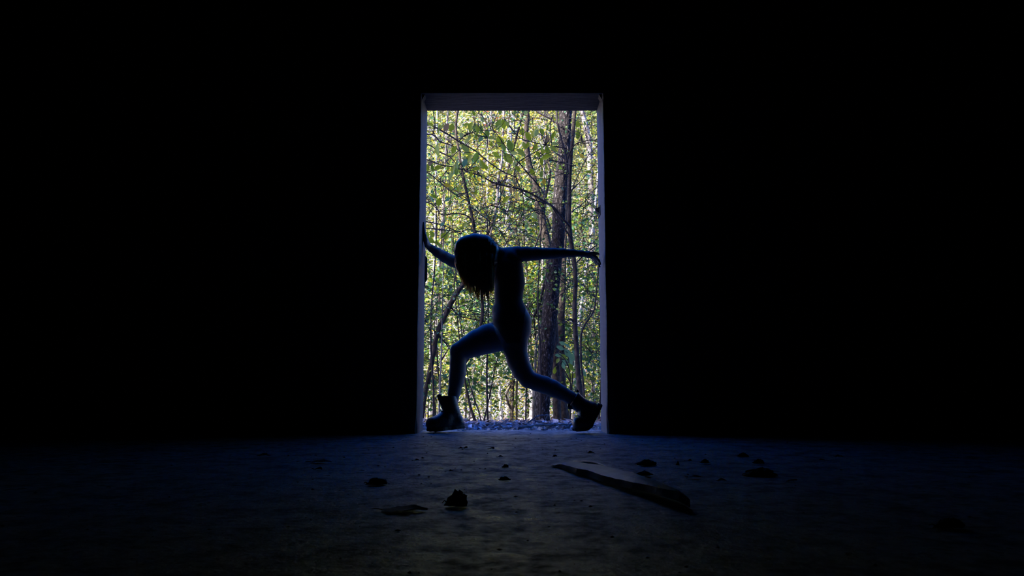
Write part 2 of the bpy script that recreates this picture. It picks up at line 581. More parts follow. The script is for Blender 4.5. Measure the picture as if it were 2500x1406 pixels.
# sticks lying on the litter
def stick(pts, r0, r1, label, twigs=()):
    W = [at(px, py, Y) for px, py, Y in pts]
    W = resample(W, 14)
    W += RNG.normal(0, 0.003, W.shape)
    mb = MB().tube(W, np.linspace(r0, r1, 14), 7, rough=0.08, seed=len(label))
    o = mb.build('fallen_stick', M_STICK, loc=W[0])
    for t in twigs:
        Wt = resample([at(px, py, Y) for px, py, Y in t], 7)
        MB().tube(Wt - W[0], np.linspace(r1, r1 * 0.5, 7), 5).build('side_twig', M_STICK, o)
    return tag(o, label, 'stick', 'sticks on the leaf litter')


stick([(1262, 1044, 5.62), (1300, 1040, 5.70), (1340, 1037, 5.80), (1400, 1036, 5.9)], 0.010, 0.007, 'long straight stick lying on the litter left of the raised boot')
stick([(1374, 1045, 5.55), (1388, 1040, 5.58), (1404, 1032, 5.6), (1412, 1028, 5.62)], 0.011, 0.008, 'crooked stick ending at the toe of the raised boot')
stick([(1287, 1034, 6.0), (1300, 1023, 6.02), (1316, 1015, 6.05), (1336, 1012, 6.1)], 0.007, 0.004, 'thin stick arching up in front of the biggest trunk', [[(1337, 1012, 6.1), (1332, 1024, 6.08), (1328, 1031, 6.05)], [(1337, 1011, 6.1), (1343, 1022, 6.1), (1344, 1032, 6.1)]])
stick([(1302, 1027, 6.1), (1318, 1030, 6.1), (1328, 1031, 6.12)], 0.007, 0.004, 'short forked stick at the foot of the biggest trunk', [[(1310, 1028, 6.1), (1313, 1025, 6.1)]])
stick([(1205, 1038, 5.95), (1240, 1036, 5.98), (1262, 1037, 6.0)], 0.006, 0.004, 'thin dark stick on the litter between the two boots')

# ------------------------------------------------------------------ traced trees
ALLTWIGS = []


def px_trunk(pts, Y, dY=0.0, up=3.0, down=True, top_w=None, n=None):
    """centre line and radii of a trunk from (px, py, width px); grows on past the frame and down to the ground"""
    P, R = [], []
    m = len(pts)
    for k, (px, py, w) in enumerate(pts):
        yy = Y + dY * k / max(1, m - 1)
        P.append(at(px, py, yy))
        R.append(w * 0.5 * m_per_px(py, yy))
    P, R = np.array(P), np.array(R)
    if up:
        d = P[0] - P[1]
        d = d / np.linalg.norm(d) * 0.6 + np.array([0, 0, 0.4])
        d /= np.linalg.norm(d)
        P = np.vstack([P[:1] + d * up, P])
        R = np.concatenate([[R[0] * 0.6], R])
    if down:
        base = P[-1].copy()
        d = P[-1] - P[-2]
        d = d / abs(d[2])
        g = gz(base[0], base[1]) - 0.06
        if base[2] - g > 0.05:
            q = base + d * 0.4 * (base[2] - g)
            P = np.vstack([P, [[q[0], q[1], g]]])
            R = np.concatenate([R, [R[-1] * 1.15]])
        else:
            P[-1][2] = g
    n = n or 6 * len(P)
    PR = resample(np.hstack([P, R[:, None]]), n)
    return PR[:, :3], np.maximum(PR[:, 3], 0.004)


def add_bark_trunk(name, P, R, mat, parent, n=12, rough=0.05, seed=1):
    return MB().tube(P, R, n, rough=rough, seed=seed).build(name, mat, parent)


def px_branch(pts, Y, w0, w1, dY=0.0, n=None):
    P = np.array([at(px, py, Y + dY * k / max(1, len(pts) - 1)) for k, (px, py) in enumerate(pts)])
    n = n or 5 * len(pts)
    P = resample(P, n)
    R = np.linspace(w0, w1, n) * 0.5 * m_per_px(pts[0][1], Y)
    return P, R


def traced_tree(name, label, mat, trunk, Y, branches=(), dY=0.0, up=3.0, sides=10, rough=0.06, cat='tree', group=None, dense=None):
    P, R = px_trunk(trunk, Y, dY, up, n=dense)
    base = P[-1]
    t = empty(name, (base[0], base[1], base[2]), label, cat, group)
    add_bark_trunk('trunk', P - base, R, mat, t, sides, rough, seed=int(abs(base[0]) * 1000) + 1)
    for br in branches:
        pts, w0, w1 = br[:3]
        d0, d1 = (br[3], br[4]) if len(br) > 3 else (Y, 0)
        Pb, Rb = px_branch(pts, d0, w0, w1, d1)
        MB().tube(Pb - base, Rb, 6, rough=0.05, seed=len(pts)).build('branch', M_TWIG if mat is not M_PALEBARK else mat, t)
        ALLTWIGS.append((t, Pb))
    return t


# the thick dark trunk right of centre
A = traced_tree('oak_tree', 'thickest dark furrowed trunk, right of the bent figure', M_OAK,
                [(1381, 268, 31), (1380, 320, 29), (1378, 370, 28), (1371, 430, 31), (1366, 490, 31), (1364, 550, 31), (1361, 600, 31), (1354, 640, 35), (1348, 700, 36), (1343, 760, 37), (1336, 830, 38), (1330, 900, 37), (1325, 960, 36), (1323, 1010, 38), (1322, 1030, 44)],
                10.0, [([(1346, 655), (1330, 690), (1318, 740), (1303, 773)], 7, 6, 10.1, 0.3), ([(1303, 773), (1293, 760), (1283, 744)], 3, 2, 10.4, 0.1),
                       ([(1303, 773), (1306, 800), (1307, 830)], 4, 2.5, 10.4, 0.1), ([(1372, 310), (1345, 292), (1305, 268)], 5, 3.5, 9.9, 0.2), ([(1352, 297), (1340, 280), (1328, 262)], 4, 3, 9.95, 0.2)],
                sides=28, rough=0.055, up=4.5, dense=150)
B = traced_tree('leaning_tree', 'brown leaning trunk just left of the thickest one', M_BROWNBARK,
                [(1286, 290, 13), (1284, 330, 13), (1288, 380, 14), (1294, 410, 15), (1303, 440, 17), (1311, 475, 19), (1320, 520, 21), (1327, 555, 20), (1334, 590, 20), (1341, 625, 19), (1346, 680, 18)],
                10.6, [([(1327, 520), (1332, 480), (1340, 445), (1343, 415), (1336, 395), (1318, 378)], 8, 3), ([(1322, 560), (1312, 585), (1303, 615)], 6, 4)], up=3.0, sides=14, rough=0.06)
C = traced_tree('slender_tree', 'straight slender dark trunk nearest the right jamb', M_BROWNBARK,
                [(1403, 268, 9), (1399, 330, 9), (1394, 380, 9), (1391, 430, 10), (1390, 500, 10), (1390, 550, 11), (1394, 590, 11), (1402, 640, 11), (1405, 690, 11), (1403, 740, 11), (1404, 790, 12), (1408, 860, 12), (1412, 920, 13), (1416, 960, 14), (1420, 1020, 15)],
                9.0, [([(1391, 552), (1375, 535), (1350, 505), (1320, 486), (1280, 465), (1240, 455), (1206, 446), (1170, 428), (1132, 416)], 6, 2.5, 8.9, -0.3),
                      ([(1396, 585), (1380, 560), (1362, 528), (1342, 500), (1310, 490), (1280, 474), (1262, 440), (1257, 425), (1265, 398), (1280, 386), (1305, 372), (1332, 355)], 4, 2, 8.85, -0.3),
                      ([(1386, 425), (1383, 390), (1372, 345), (1362, 305), (1358, 262)], 6, 4.5, 8.9, 0.1), ([(1384, 395), (1392, 372), (1402, 355), (1425, 345), (1460, 342)], 3.5, 2, 8.9, -0.2),
                      ([(1383, 362), (1340, 355), (1300, 347), (1270, 337), (1255, 322)], 3, 1.8, 8.85, -0.3), ([(1347, 355), (1344, 330), (1344, 300), (1350, 280)], 3, 2, 8.8, 0.0),
                      ([(1330, 476), (1310, 446), (1290, 425), (1265, 395), (1240, 365), (1215, 330), (1200, 310)], 3, 1.6, 8.8, -0.4), ([(1380, 398), (1335, 390), (1300, 385), (1288, 382)], 2.6, 1.6, 8.8, -0.2),
                      ([(1345, 560), (1338, 540), (1300, 470)], 3, 2, 8.8, -0.1), ([(1391, 470), (1420, 440), (1456, 395)], 2.5, 1.5, 8.9, 0.1), ([(1392, 520), (1430, 490), (1458, 455)], 2.5, 1.5, 8.9, 0.1),
                      ([(1390, 480), (1415, 420), (1440, 375), (1462, 355)], 2.5, 1.5, 8.9, 0.1), ([(1402, 790), (1393, 778), (1383, 785), (1372, 790)], 4, 2, 9.0, -0.1), ([(1405, 645), (1418, 630), (1458, 597)], 3.5, 2.5, 9.0, 0.1)],
                up=3.5, sides=12, rough=0.05)
D = traced_tree('thin_wavy_tree', 'thin wavy trunk rising behind the head of the figure', M_BROWNBARK,
                [(1117, 268, 6), (1113, 310, 6), (1115, 340, 6), (1121, 368, 6), (1125, 400, 6), (1130, 430, 7), (1137, 460, 7), (1143, 485, 7), (1149, 515, 7), (1155, 540, 7), (1159, 570, 8), (1168, 640, 8), (1176, 715, 8), (1176, 785, 9), (1158, 845, 9), (1128, 900, 10), (1114, 960, 10), (1108, 1030, 11)],
                9.6, [([(1119, 340), (1135, 330), (1155, 324)], 3, 2), ([(1158, 556), (1145, 530), (1120, 521), (1075, 522), (1062, 500), (1040, 494)], 4, 2), ([(1150, 505), (1170, 520), (1200, 545), (1225, 570), (1240, 600)], 2.5, 1.5),
                      ([(1128, 412), (1150, 410), (1175, 400)], 2.2, 1.2), ([(1145, 490), (1130, 478), (1095, 455), (1060, 428)], 2.2, 1.2)], sides=9)
E = traced_tree('knotted_tree', 'thin trunk with a dark knot above the shoulder', M_GREYBARK,
                [(1228, 330, 5), (1224, 400, 5), (1216, 440, 7), (1214, 480, 8), (1210, 520, 8), (1203, 545, 8), (1197, 572, 9), (1204, 640, 9), (1226, 720, 10), (1252, 800, 11), (1276, 885, 11), (1308, 955, 12), (1322, 1024, 13)],
                11.2, [([(1205, 545), (1185, 543), (1165, 548)], 4, 2), ([(1232, 600), (1250, 570), (1275, 540), (1300, 513)], 4, 2.5)], sides=9)
kn = at(1213, 448, 11.1)
bmk = MB()
for q in range(26):
    d = unit(1, RNG)[0] * np.array([1.2, 0.8, 0.9])
    bmk.tube(resample([np.zeros(3), d * 0.045, d * 0.085 + RNG.normal(0, 0.015, 3)], 5), np.linspace(0.022, 0.005, 5), 5)
o = bmk.build('knot', M_TWIG, E)
o.location = Vector(kn) - E.location
Fl = traced_tree('mossy_leaning_tree', 'mossy trunk leaning behind the front knee by the left jamb', M_BROWNBARK,
                 [(1150, 660, 9), (1130, 695, 11), (1113, 718, 13), (1100, 742, 13), (1086, 772, 13), (1072, 800, 12), (1063, 830, 12), (1058, 860, 12), (1052, 895, 12), (1045, 930, 12), (1037, 965, 12), (1030, 1020, 14)],
                 10.2, [([(1066, 815), (1085, 835), (1100, 855)], 4, 2), ([(1098, 745), (1120, 770), (1150, 778), (1185, 785)], 4, 2)], up=2.6, sides=12)
for args in [
    ('birch_tree', 'pale blotched trunk under the bent front thigh, left of its neighbour', M_PALEBARK, [(1188, 700, 7), (1187, 800, 8), (1186, 866, 9), (1190, 905, 9), (1193, 940, 9), (1196, 985, 10), (1194, 1015, 12), (1193, 1032, 12)], 14.4, [([(1187, 868), (1170, 905), (1160, 945), (1150, 990)], 4, 2), ([(1190, 905), (1180, 880), (1178, 862)], 2, 1.5)]),
    ('birch_tree', 'slim pale-grey trunk right of the blotched one under the thigh', M_PALEBARK, [(1216, 700, 6), (1214, 800, 6), (1214, 862, 7), (1217, 905, 7), (1219, 950, 7), (1222, 990, 8), (1224, 1034, 9)], 14.8, [([(1220, 955), (1235, 940), (1250, 925)], 3, 2), ([(1219, 962), (1205, 964), (1195, 963)], 2, 1.5)]),
    ('dark_sapling', 'dark upright trunk between the two legs of the figure', M_BROWNBARK, [(1258, 760, 6), (1257, 850, 7), (1255, 910, 9), (1251, 950, 9), (1250, 990, 9), (1249, 1034, 10)], 13.6, [([(1249, 1000), (1241, 985), (1236, 965), (1248, 940)], 6, 4), ([(1253, 925), (1238, 945), (1222, 962)], 3, 2)]),
    ('thin_sapling', 'very thin stem close right of the dark upright trunk', M_BROWNBARK, [(1266, 800, 3), (1264, 900, 4), (1261, 960, 5), (1262, 1034, 5)], 13.9, []),
    ('sunlit_tree', 'white sunlit trunk behind the rear knee', M_PALEBARK, [(1290, 800, 8), (1295, 900, 9), (1297, 950, 10), (1298, 985, 10), (1296, 1030, 11)], 14.2, [([(1296, 955), (1280, 962), (1262, 975)], 2, 1.5)]),
    ('ivy_tree', 'broad brown trunk between thickest trunk and raised boot', M_BROWNBARK, [(1376, 640, 13), (1372, 740, 16), (1369, 830, 20), (1368, 900, 21), (1371, 960, 23), (1374, 1000, 26), (1376, 1030, 30)], 11.3, []),
    ('grey_sapling', 'grey stem hugging the left edge of the thickest trunk', M_GREYBARK, [(1325, 640, 6), (1323, 720, 7), (1317, 790, 8), (1310, 830, 7), (1307, 880, 7), (1305, 920, 8), (1303, 1030, 9)], 12.0, [([(1309, 820), (1300, 790), (1290, 765), (1283, 745)], 2.5, 1.5)]),
    ('pale_leaning_tree', 'pale sunlit trunk leaning right of the slender dark one', M_PALEBARK, [(1440, 600, 7), (1433, 640, 8), (1427, 680, 8), (1424, 710, 7), (1419, 745, 8), (1413, 780, 9), (1407, 850, 10), (1403, 950, 11), (1400, 1030, 12)], 14.5, []),
    ('forked_sapling', 'bent sapling between thickest trunk and slender trunk', M_GREYBARK, [(1388, 620, 5), (1389, 670, 6), (1385, 705, 6), (1374, 725, 6), (1376, 760, 6), (1374, 820, 7), (1376, 1030, 8)], 13.0, [([(1376, 720), (1395, 715), (1410, 705)], 2, 1.5)]),
    ('curved_sapling', 'dark curved stem beside the right jamb', M_BROWNBARK, [(1458, 690, 3.5), (1454, 730, 4), (1451, 755, 4), (1440, 775, 4), (1430, 788, 4.5), (1422, 805, 5), (1418, 860, 5), (1424, 940, 5), (1430, 1030, 6)], 8.6, []),
    ('lavender_tree', 'shadowed grey trunk beside the left jamb under the outstretched arm', M_GREYBARK, [(1078, 560, 7), (1072, 640, 9), (1070, 690, 10), (1066, 720, 11), (1064, 760, 11), (1062, 900, 12), (1060, 1030, 13)], 13.0, []),
    ('striped_tree', 'narrow pale trunk behind the outstretched left arm', M_PALEBARK, [(1062, 560, 5), (1060, 650, 6), (1057, 700, 7), (1054, 760, 7), (1050, 1030, 8)], 14.0, []),
    ('far_grey_tree', 'grey trunk dappled with sun at the top right by the jamb', M_GREYBARK, [(1420, 268, 12), (1430, 310, 14), (1438, 350, 14), (1440, 400, 13), (1444, 520, 14), (1448, 1020, 18)], 15.0, []),
    ('far_pale_tree', 'pale trunk behind the leaves at the top centre', M_PALEBARK, [(1248, 268, 11), (1244, 330, 12), (1241, 400, 12), (1240, 520, 13), (1238, 1024, 16)], 16.0, []),
    ('bent_sapling', 'green-stained stem leaning behind the front boot', M_BROWNBARK, [(1128, 880, 4), (1135, 930, 5), (1142, 965, 6), (1150, 1000, 7), (1160, 1030, 9)], 10.8, []),
    ('whip_sapling', 'whip-thin dark stem slanting right of the front shin', M_TWIG, [(1136, 880, 2.5), (1142, 920, 2.6), (1150, 950, 2.8), (1160, 980, 3), (1172, 1015, 3.2)], 9.0, []),
    ('roadside_sapling', 'bare stem standing left of the bent front leg', M_GREYBARK, [(1079, 800, 3), (1077, 880, 4), (1074, 940, 4), (1072, 1025, 5)], 10.0, [([(1073, 950), (1085, 940), (1096, 928)], 3, 2), ([(1077, 880), (1090, 860), (1098, 845)], 4, 2)]),
]:
    nm, lab, mat, trunk, Y, brs = args
    traced_tree(nm, lab, mat, trunk, Y, brs, up=2.6, sides=9)

def spray(t, lines, count, seed, r0=0.0035):
    rs = np.random.default_rng(seed)
    tb = np.asarray(t.location)
    mb = MB()
    for q in range(count):
        P = lines[rs.integers(len(lines))]
        s = P[rs.integers(len(P))]
        d = np.array([rs.normal(0, 1), rs.normal(0, 0.5), rs.normal(0.25, 0.7)])
        d *= rs.uniform(0.3, 1.0) / np.linalg.norm(d)
        Q = resample([s, s + d * 0.4 + rs.normal(0, 0.04, 3), s + d * 0.75 + rs.normal(0, 0.07, 3), s + d + rs.normal(0, 0.06, 3)], 8)
        mb.tube(Q - tb, np.linspace(r0, r0 * 0.35, 8), 4, cap=False)
        if rs.uniform() < 0.6:
            e = Q[4]
            d2 = d * 0.4 + rs.normal(0, 0.18, 3)
            mb.tube(resample([e, e + d2 * 0.5, e + d2 + rs.normal(0, 0.04, 3)], 5) - tb, np.linspace(r0 * 0.7, r0 * 0.3, 5), 3, cap=False)
    o = mb.build('twig_spray', M_TWIG, t)
    o['kind'] = 'stuff'


for sd, (t, cnt) in enumerate(((A, 30), (B, 26), (C, 60), (D, 46), (E, 30), (Fl, 34))):
    spray(t, [p for tt, p in ALLTWIGS if tt is t], cnt, 100 + sd)

# ------------------------------------------------------------------ big near leaves, one object each
def leaf_mesh(name, mat, fold, bend, wid):
    rows = 5
    V, Q = [], []
    prof = [0.0, 0.62, 1.0, 0.72, 0.0]
    for k in range(rows):
        t = k / (rows - 1)
        w = prof[k] * wid
        z = -bend * t * t
        V += [(-w, t, z + fold * w), (0, t, z), (w, t, z + fold * w)]
    for k in range(rows - 1):
        a = k * 3
        Q += [(a, a + 1, a + 4, a + 3), (a + 1, a + 2, a + 5, a + 4)]
    me = bpy.data.meshes.new(name)
    me.from_pydata(V, [], Q)
    me.polygons.foreach_set('use_smooth', [True] * len(Q))
    me.materials.append(mat)
    return me


LEAFC = {'g': (0.30, 0.36, 0.02), 'd': (0.19, 0.28, 0.03), 'y': (0.50, 0.36, 0.03), 'l': (0.34, 0.42, 0.10), 't': (0.34, 0.22, 0.09), 's': (0.14, 0.30, 0.14)}  # s: the shrub's bluish green; also paints sky reflection onto some hanging leaves
LEAFM = {}
for c, rgb in LEAFC.items():
    m = leaf_mat('leaf_' + c, rgb, 0.6, 0.35, 0.4)
    LEAFM[c] = [leaf_mesh('leaf', m, f, bd, w) for f, bd, w in ((0.35, 0.10, 0.27), (0.2, 0.22, 0.31), (0.5, 0.05, 0.23), (0.3, -0.1, 0.29))]

LEAVES = """1077 310 150 17 g;1090 310 120 18 t;1103 310 100 18 g;1051 304 20 14 g;1071 319 100 12 d;1148 309 120 20 g;1139 304 160 12 g;1159 313 95 18 d
1165 315 80 18 g;1174 315 85 18 d;1177 291 60 13 l;1187 327 110 20 d;1174 340 120 14 s;1164 331 100 14 g;1143 342 130 22 g;1147 335 110 12 d;1137 362 50 22 d
1143 374 40 14 g;1108 365 130 18 g;1068 365 85 25 g;1161 383 110 22 d;1144 386 130 20 g;1135 397 110 18 s;1116 402 95 20 d;1108 412 105 20 g;1070 410 150 17 g
1044 409 90 16 g;1056 409 80 16 d;1177 401 70 20 g;1185 407 60 14 g;1217 303 115 22 d;1229 303 80 20 g;1238 303 75 18 g;1217 310 130 12 d;1221 345 70 26 g
1229 360 65 18 d;1244 354 75 22 d;1240 386 55 24 g;1198 338 10 18 g;1212 378 30 18 g;1197 379 20 9 y;1163 412 170 16 g;1094 409 110 10 g;1157 277 60 12 g
1221 274 90 12 d;1189 308 100 9 t;1050 399 120 14 t;1275 321 90 17 g;1290 333 60 22 g;1304 324 110 20 g;1310 324 110 16 l;1323 321 70 15 g;1255 322 160 12 s
1257 274 90 10 d;1280 355 75 18 g;1288 354 110 14 g;1246 355 80 24 d;1255 374 10 16 l;1272 371 35 22 g;1337 366 80 22 g;1349 363 50 18 g;1354 351 0 14 l
1322 360 60 14 g;1325 368 80 14 g;1307 360 120 16 g;1333 384 170 20 g;1351 330 115 16 g;1337 340 95 14 t;1337 311 80 9 d;1411 303 110 14 g;1411 328 90 20 g
1322 394 75 14 g;1313 376 60 14 g;1243 388 50 20 g;1087 469 140 12 g;1072 492 100 18 g;1059 478 30 14 g;1055 487 60 12 s;1093 487 140 14 s;1098 495 100 10 d
1087 532 85 15 g;1100 534 45 13 g;1135 547 130 15 g;1080 548 120 12 s;1091 575 110 20 g;1081 575 125 14 g;1055 571 60 14 g;1044 573 80 12 g;1236 487 140 20 g
1219 422 100 9 y;1104 429 105 26 g;1112 415 90 20 d;1117 410 95 18 d;1091 452 20 16 y;1102 460 60 14 g;1122 460 110 18 g;1154 472 20 9 y;1162 470 100 10 g
1263 479 70 16 y;1248 464 90 14 t;1328 444 85 14 y;1305 526 80 16 l;1304 536 30 14 g;1052 586 40 16 g;1066 594 20 16 g;1074 599 30 12 d;1300 420 60 16 g
1322 425 100 16 d;1333 410 70 14 g;1256 400 100 14 d;1263 412 60 14 g;1200 352 80 12 g;1126 330 100 13 l;1284 274 130 12 l;1420 380 60 12 y;1428 300 70 10 d
1186 292 120 10 t;1064 340 70 9 t;1095 343 40 11 t;1243 420 90 14 g;1180 430 60 12 g;1150 425 100 12 g;1050 430 70 12 l;1437 420 10 14 g;1430 440 30 10 y"""
SHRUB = """1367 850 20 16 s;1364 867 0 16 s;1386 861 50 20 s;1395 872 45 22 s;1376 871 40 16 d;1395 882 50 20 s;1394 896 60 18 d;1401 918 10 18 g;1389 918 20 14 g
1426 911 60 16 s;1425 922 100 14 g;1383 844 30 18 s;1373 838 25 14 s;1354 905 95 14 g;1381 884 30 16 s;1404 862 40 15 s;1385 905 80 15 d;1376 892 70 14 s;1410 890 30 13 s;1362 880 120 12 d"""


def parse(s):
    out = []
    for line in s.split('\n'):
        for it in line.split(';'):
            a = it.split()
            if len(a) == 5:
                out.append((float(a[0]), float(a[1]), float(a[2]), float(a[3]), a[4]))
    return out


def put_leaf(t, px, py, ang, ln, c, Y, branches, twig):
    a = math.radians(ang)
    s = m_per_px(py, Y)
    L = ln * s * 1.36
    d = np.array([math.cos(a), random.uniform(-0.45, 0.45), -math.sin(a)])
    d /= np.linalg.norm(d)
    base = at(px, py, Y) - d * L * 0.5
    nrm = np.array([random.gauss(0, 0.45), -1.0, random.gauss(0.1, 0.45)])
    x = np.cross(d, nrm); x /= np.linalg.norm(x)
    n = np.cross(x, d)
    from mathutils import Matrix
    M = Matrix(((x[0] * L, d[0] * L, n[0] * L, 0), (x[1] * L, d[1] * L, n[1] * L, 0), (x[2] * L, d[2] * L, n[2] * L, 0), (0, 0, 0, 1)))
    o = bpy.data.objects.new('leaf', random.choice(LEAFM[c]))
    link(o, t)
    M.translation = Vector(base) - t.location
    o.matrix_local = M
    # leaf stalk to the nearest twig
    best = min(branches, key=lambda P: np.min(np.linalg.norm(P - base, axis=1)))
    q = best[int(np.argmin(np.linalg.norm(best - base, axis=1)))]
    mid = (base + q) / 2 + np.array([0, 0, 0.03 * np.linalg.norm(base - q)])
    tb = np.asarray(t.location)
    r = 0.0022 if np.linalg.norm(base - q) < 0.15 else 0.0032
    twig.tube(resample([q, mid, base - d * L * 0.12, base], 6) - tb, np.linspace(r * 1.5, r * 0.5, 6), 4)


# sapling outside the left edge whose branches hang across the opening
S_Y = 8.0
sp_base = np.array([at(985, 500, S_Y)[0], S_Y, gz(at(985, 500, S_Y)[0], S_Y) - 0.05])
S = empty('leafy_sapling', sp_base, 'young tree whose green-leaved twigs hang across the upper left opening', 'tree')
Pt = resample(np.array([sp_base + np.array([0.05, 0, 5.0]), sp_base + np.array([0.02, 0, 3.2]), sp_base + np.array([-0.03, 0.03, 1.5]), sp_base]), 20)
add_bark_trunk('trunk', Pt - sp_base, np.linspace(0.02, 0.045, 20), M_GREYBARK, S, 9, 0.05, 4)
S_BR = [([(985, 285), (1042, 301), (1080, 320), (1120, 345), (1160, 368), (1190, 393), (1230, 420), (1258, 432)], 5, 2.4),
        ([(985, 322), (1042, 328), (1057, 329), (1075, 346), (1100, 354), (1125, 370)], 5, 2.5), ([(1057, 329), (1062, 300), (1059, 280), (1056, 262)], 3, 2.2),
        ([(985, 392), (1042, 390), (1075, 402), (1110, 408), (1140, 415)], 4, 2), ([(985, 350), (1045, 353), (1075, 372), (1100, 384), (1112, 398)], 4, 2),
        ([(985, 530), (1040, 541), (1075, 548), (1105, 560), (1125, 572)], 4, 2), ([(985, 560), (1040, 557), (1080, 560), (1110, 565)], 4, 2),
        ([(985, 480), (1040, 492), (1056, 500), (1075, 522)], 4, 2), ([(985, 395), (1050, 425), (1085, 455), (1120, 480), (1145, 492)], 3.5, 1.6),
        ([(985, 590), (1030, 592), (1060, 592), (1080, 600)], 3, 1.5), ([(1120, 345), (1135, 330), (1160, 322), (1190, 318), (1215, 322)], 2.6, 1.5),
        ([(1160, 368), (1175, 350), (1190, 335)], 2, 1.2), ([(985, 440), (1040, 420), (1075, 412), (1090, 405)], 3, 1.6)]
S_P = []
for pts, w0, w1 in S_BR:
    Pb, Rb = px_branch(pts, S_Y, w0, w1, random.uniform(-0.35, 0.15))
    MB().tube(Pb - sp_base, Rb, 6, rough=0.05).build('branch', M_TWIG, S)
    S_P.append(Pb)
C_P = [p for t, p in ALLTWIGS if t is C]
tw_s, tw_c = MB(), MB()
for px, py, ang, ln, c in parse(LEAVES):
    if px < 1200 or (py > 430 and px < 1200):
        put_leaf(S, px, py, ang, ln, c, S_Y + random.uniform(-0.5, 0.15), S_P, tw_s)
    else:
        put_leaf(C, px, py, ang, ln, c, 8.6 + random.uniform(-0.3, 0.2), C_P, tw_c)
for mb, t in ((tw_s, S), (tw_c, C)):
    o = mb.build('leaf_stalks', M_TWIG, t)
    o['kind'] = 'stuff'

# broad-leaved shrub at the foot of the slender trunk
sb = at(1392, 1010, 9.3)
sb[2] = gz(sb[0], sb[1]) - 0.03
SH = empty('broadleaf_shrub', sb, 'shrub with broad bluish-green leaves between two trunks above the raised boot', 'shrub')
SH_P = []
for pts in ([(1392, 1024), (1393, 960), (1390, 900), (1380, 850), (1366, 838)], [(1393, 980), (1398, 920), (1400, 880), (1404, 855)], [(1391, 930), (1375, 900), (1360, 880), (1354, 895)], [(1393, 990), (1410, 940), (1424, 910)], [(1390, 900), (1375, 872), (1362, 862)]):
    Pb, Rb = px_branch(pts, 9.3, 4, 1.8)
    MB().tube(Pb - sb, Rb, 6).build('stem', M_TWIG, SH)
    SH_P.append(Pb)
tw = MB()
for px, py, ang, ln, c in parse(SHRUB):
    put_leaf(SH, px, py, ang, ln, c, 9.3 + random.uniform(-0.25, 0.25), SH_P, tw)
tw.build('leaf_stalks', M_TWIG, SH)['kind'] = 'stuff'

# ------------------------------------------------------------------ the wood behind: whole trees with small foliage
PAL = {
    'yellow': np.array([[0.46, 0.42, 0.02], [0.60, 0.50, 0.05], [0.30, 0.34, 0.015], [0.52, 0.36, 0.02], [0.20, 0.26, 0.015]]),
    'green': np.array([[0.075, 0.15, 0.012], [0.14, 0.23, 0.018], [0.04, 0.13, 0.025], [0.26, 0.33, 0.02], [0.03, 0.11, 0.045]]),
    'olive': np.array([[0.15, 0.17, 0.018], [0.26, 0.26, 0.03], [0.09, 0.13, 0.012], [0.42, 0.38, 0.09], [0.14, 0.11, 0.035]]),
    'russet': np.array([[0.46, 0.22, 0.04], [0.60, 0.42, 0.14], [0.58, 0.50, 0.44], [0.56, 0.50, 0.20], [0.36, 0.11, 0.04]]),  # the beige entry paints sunlit bare twigs into the leaf colours
}


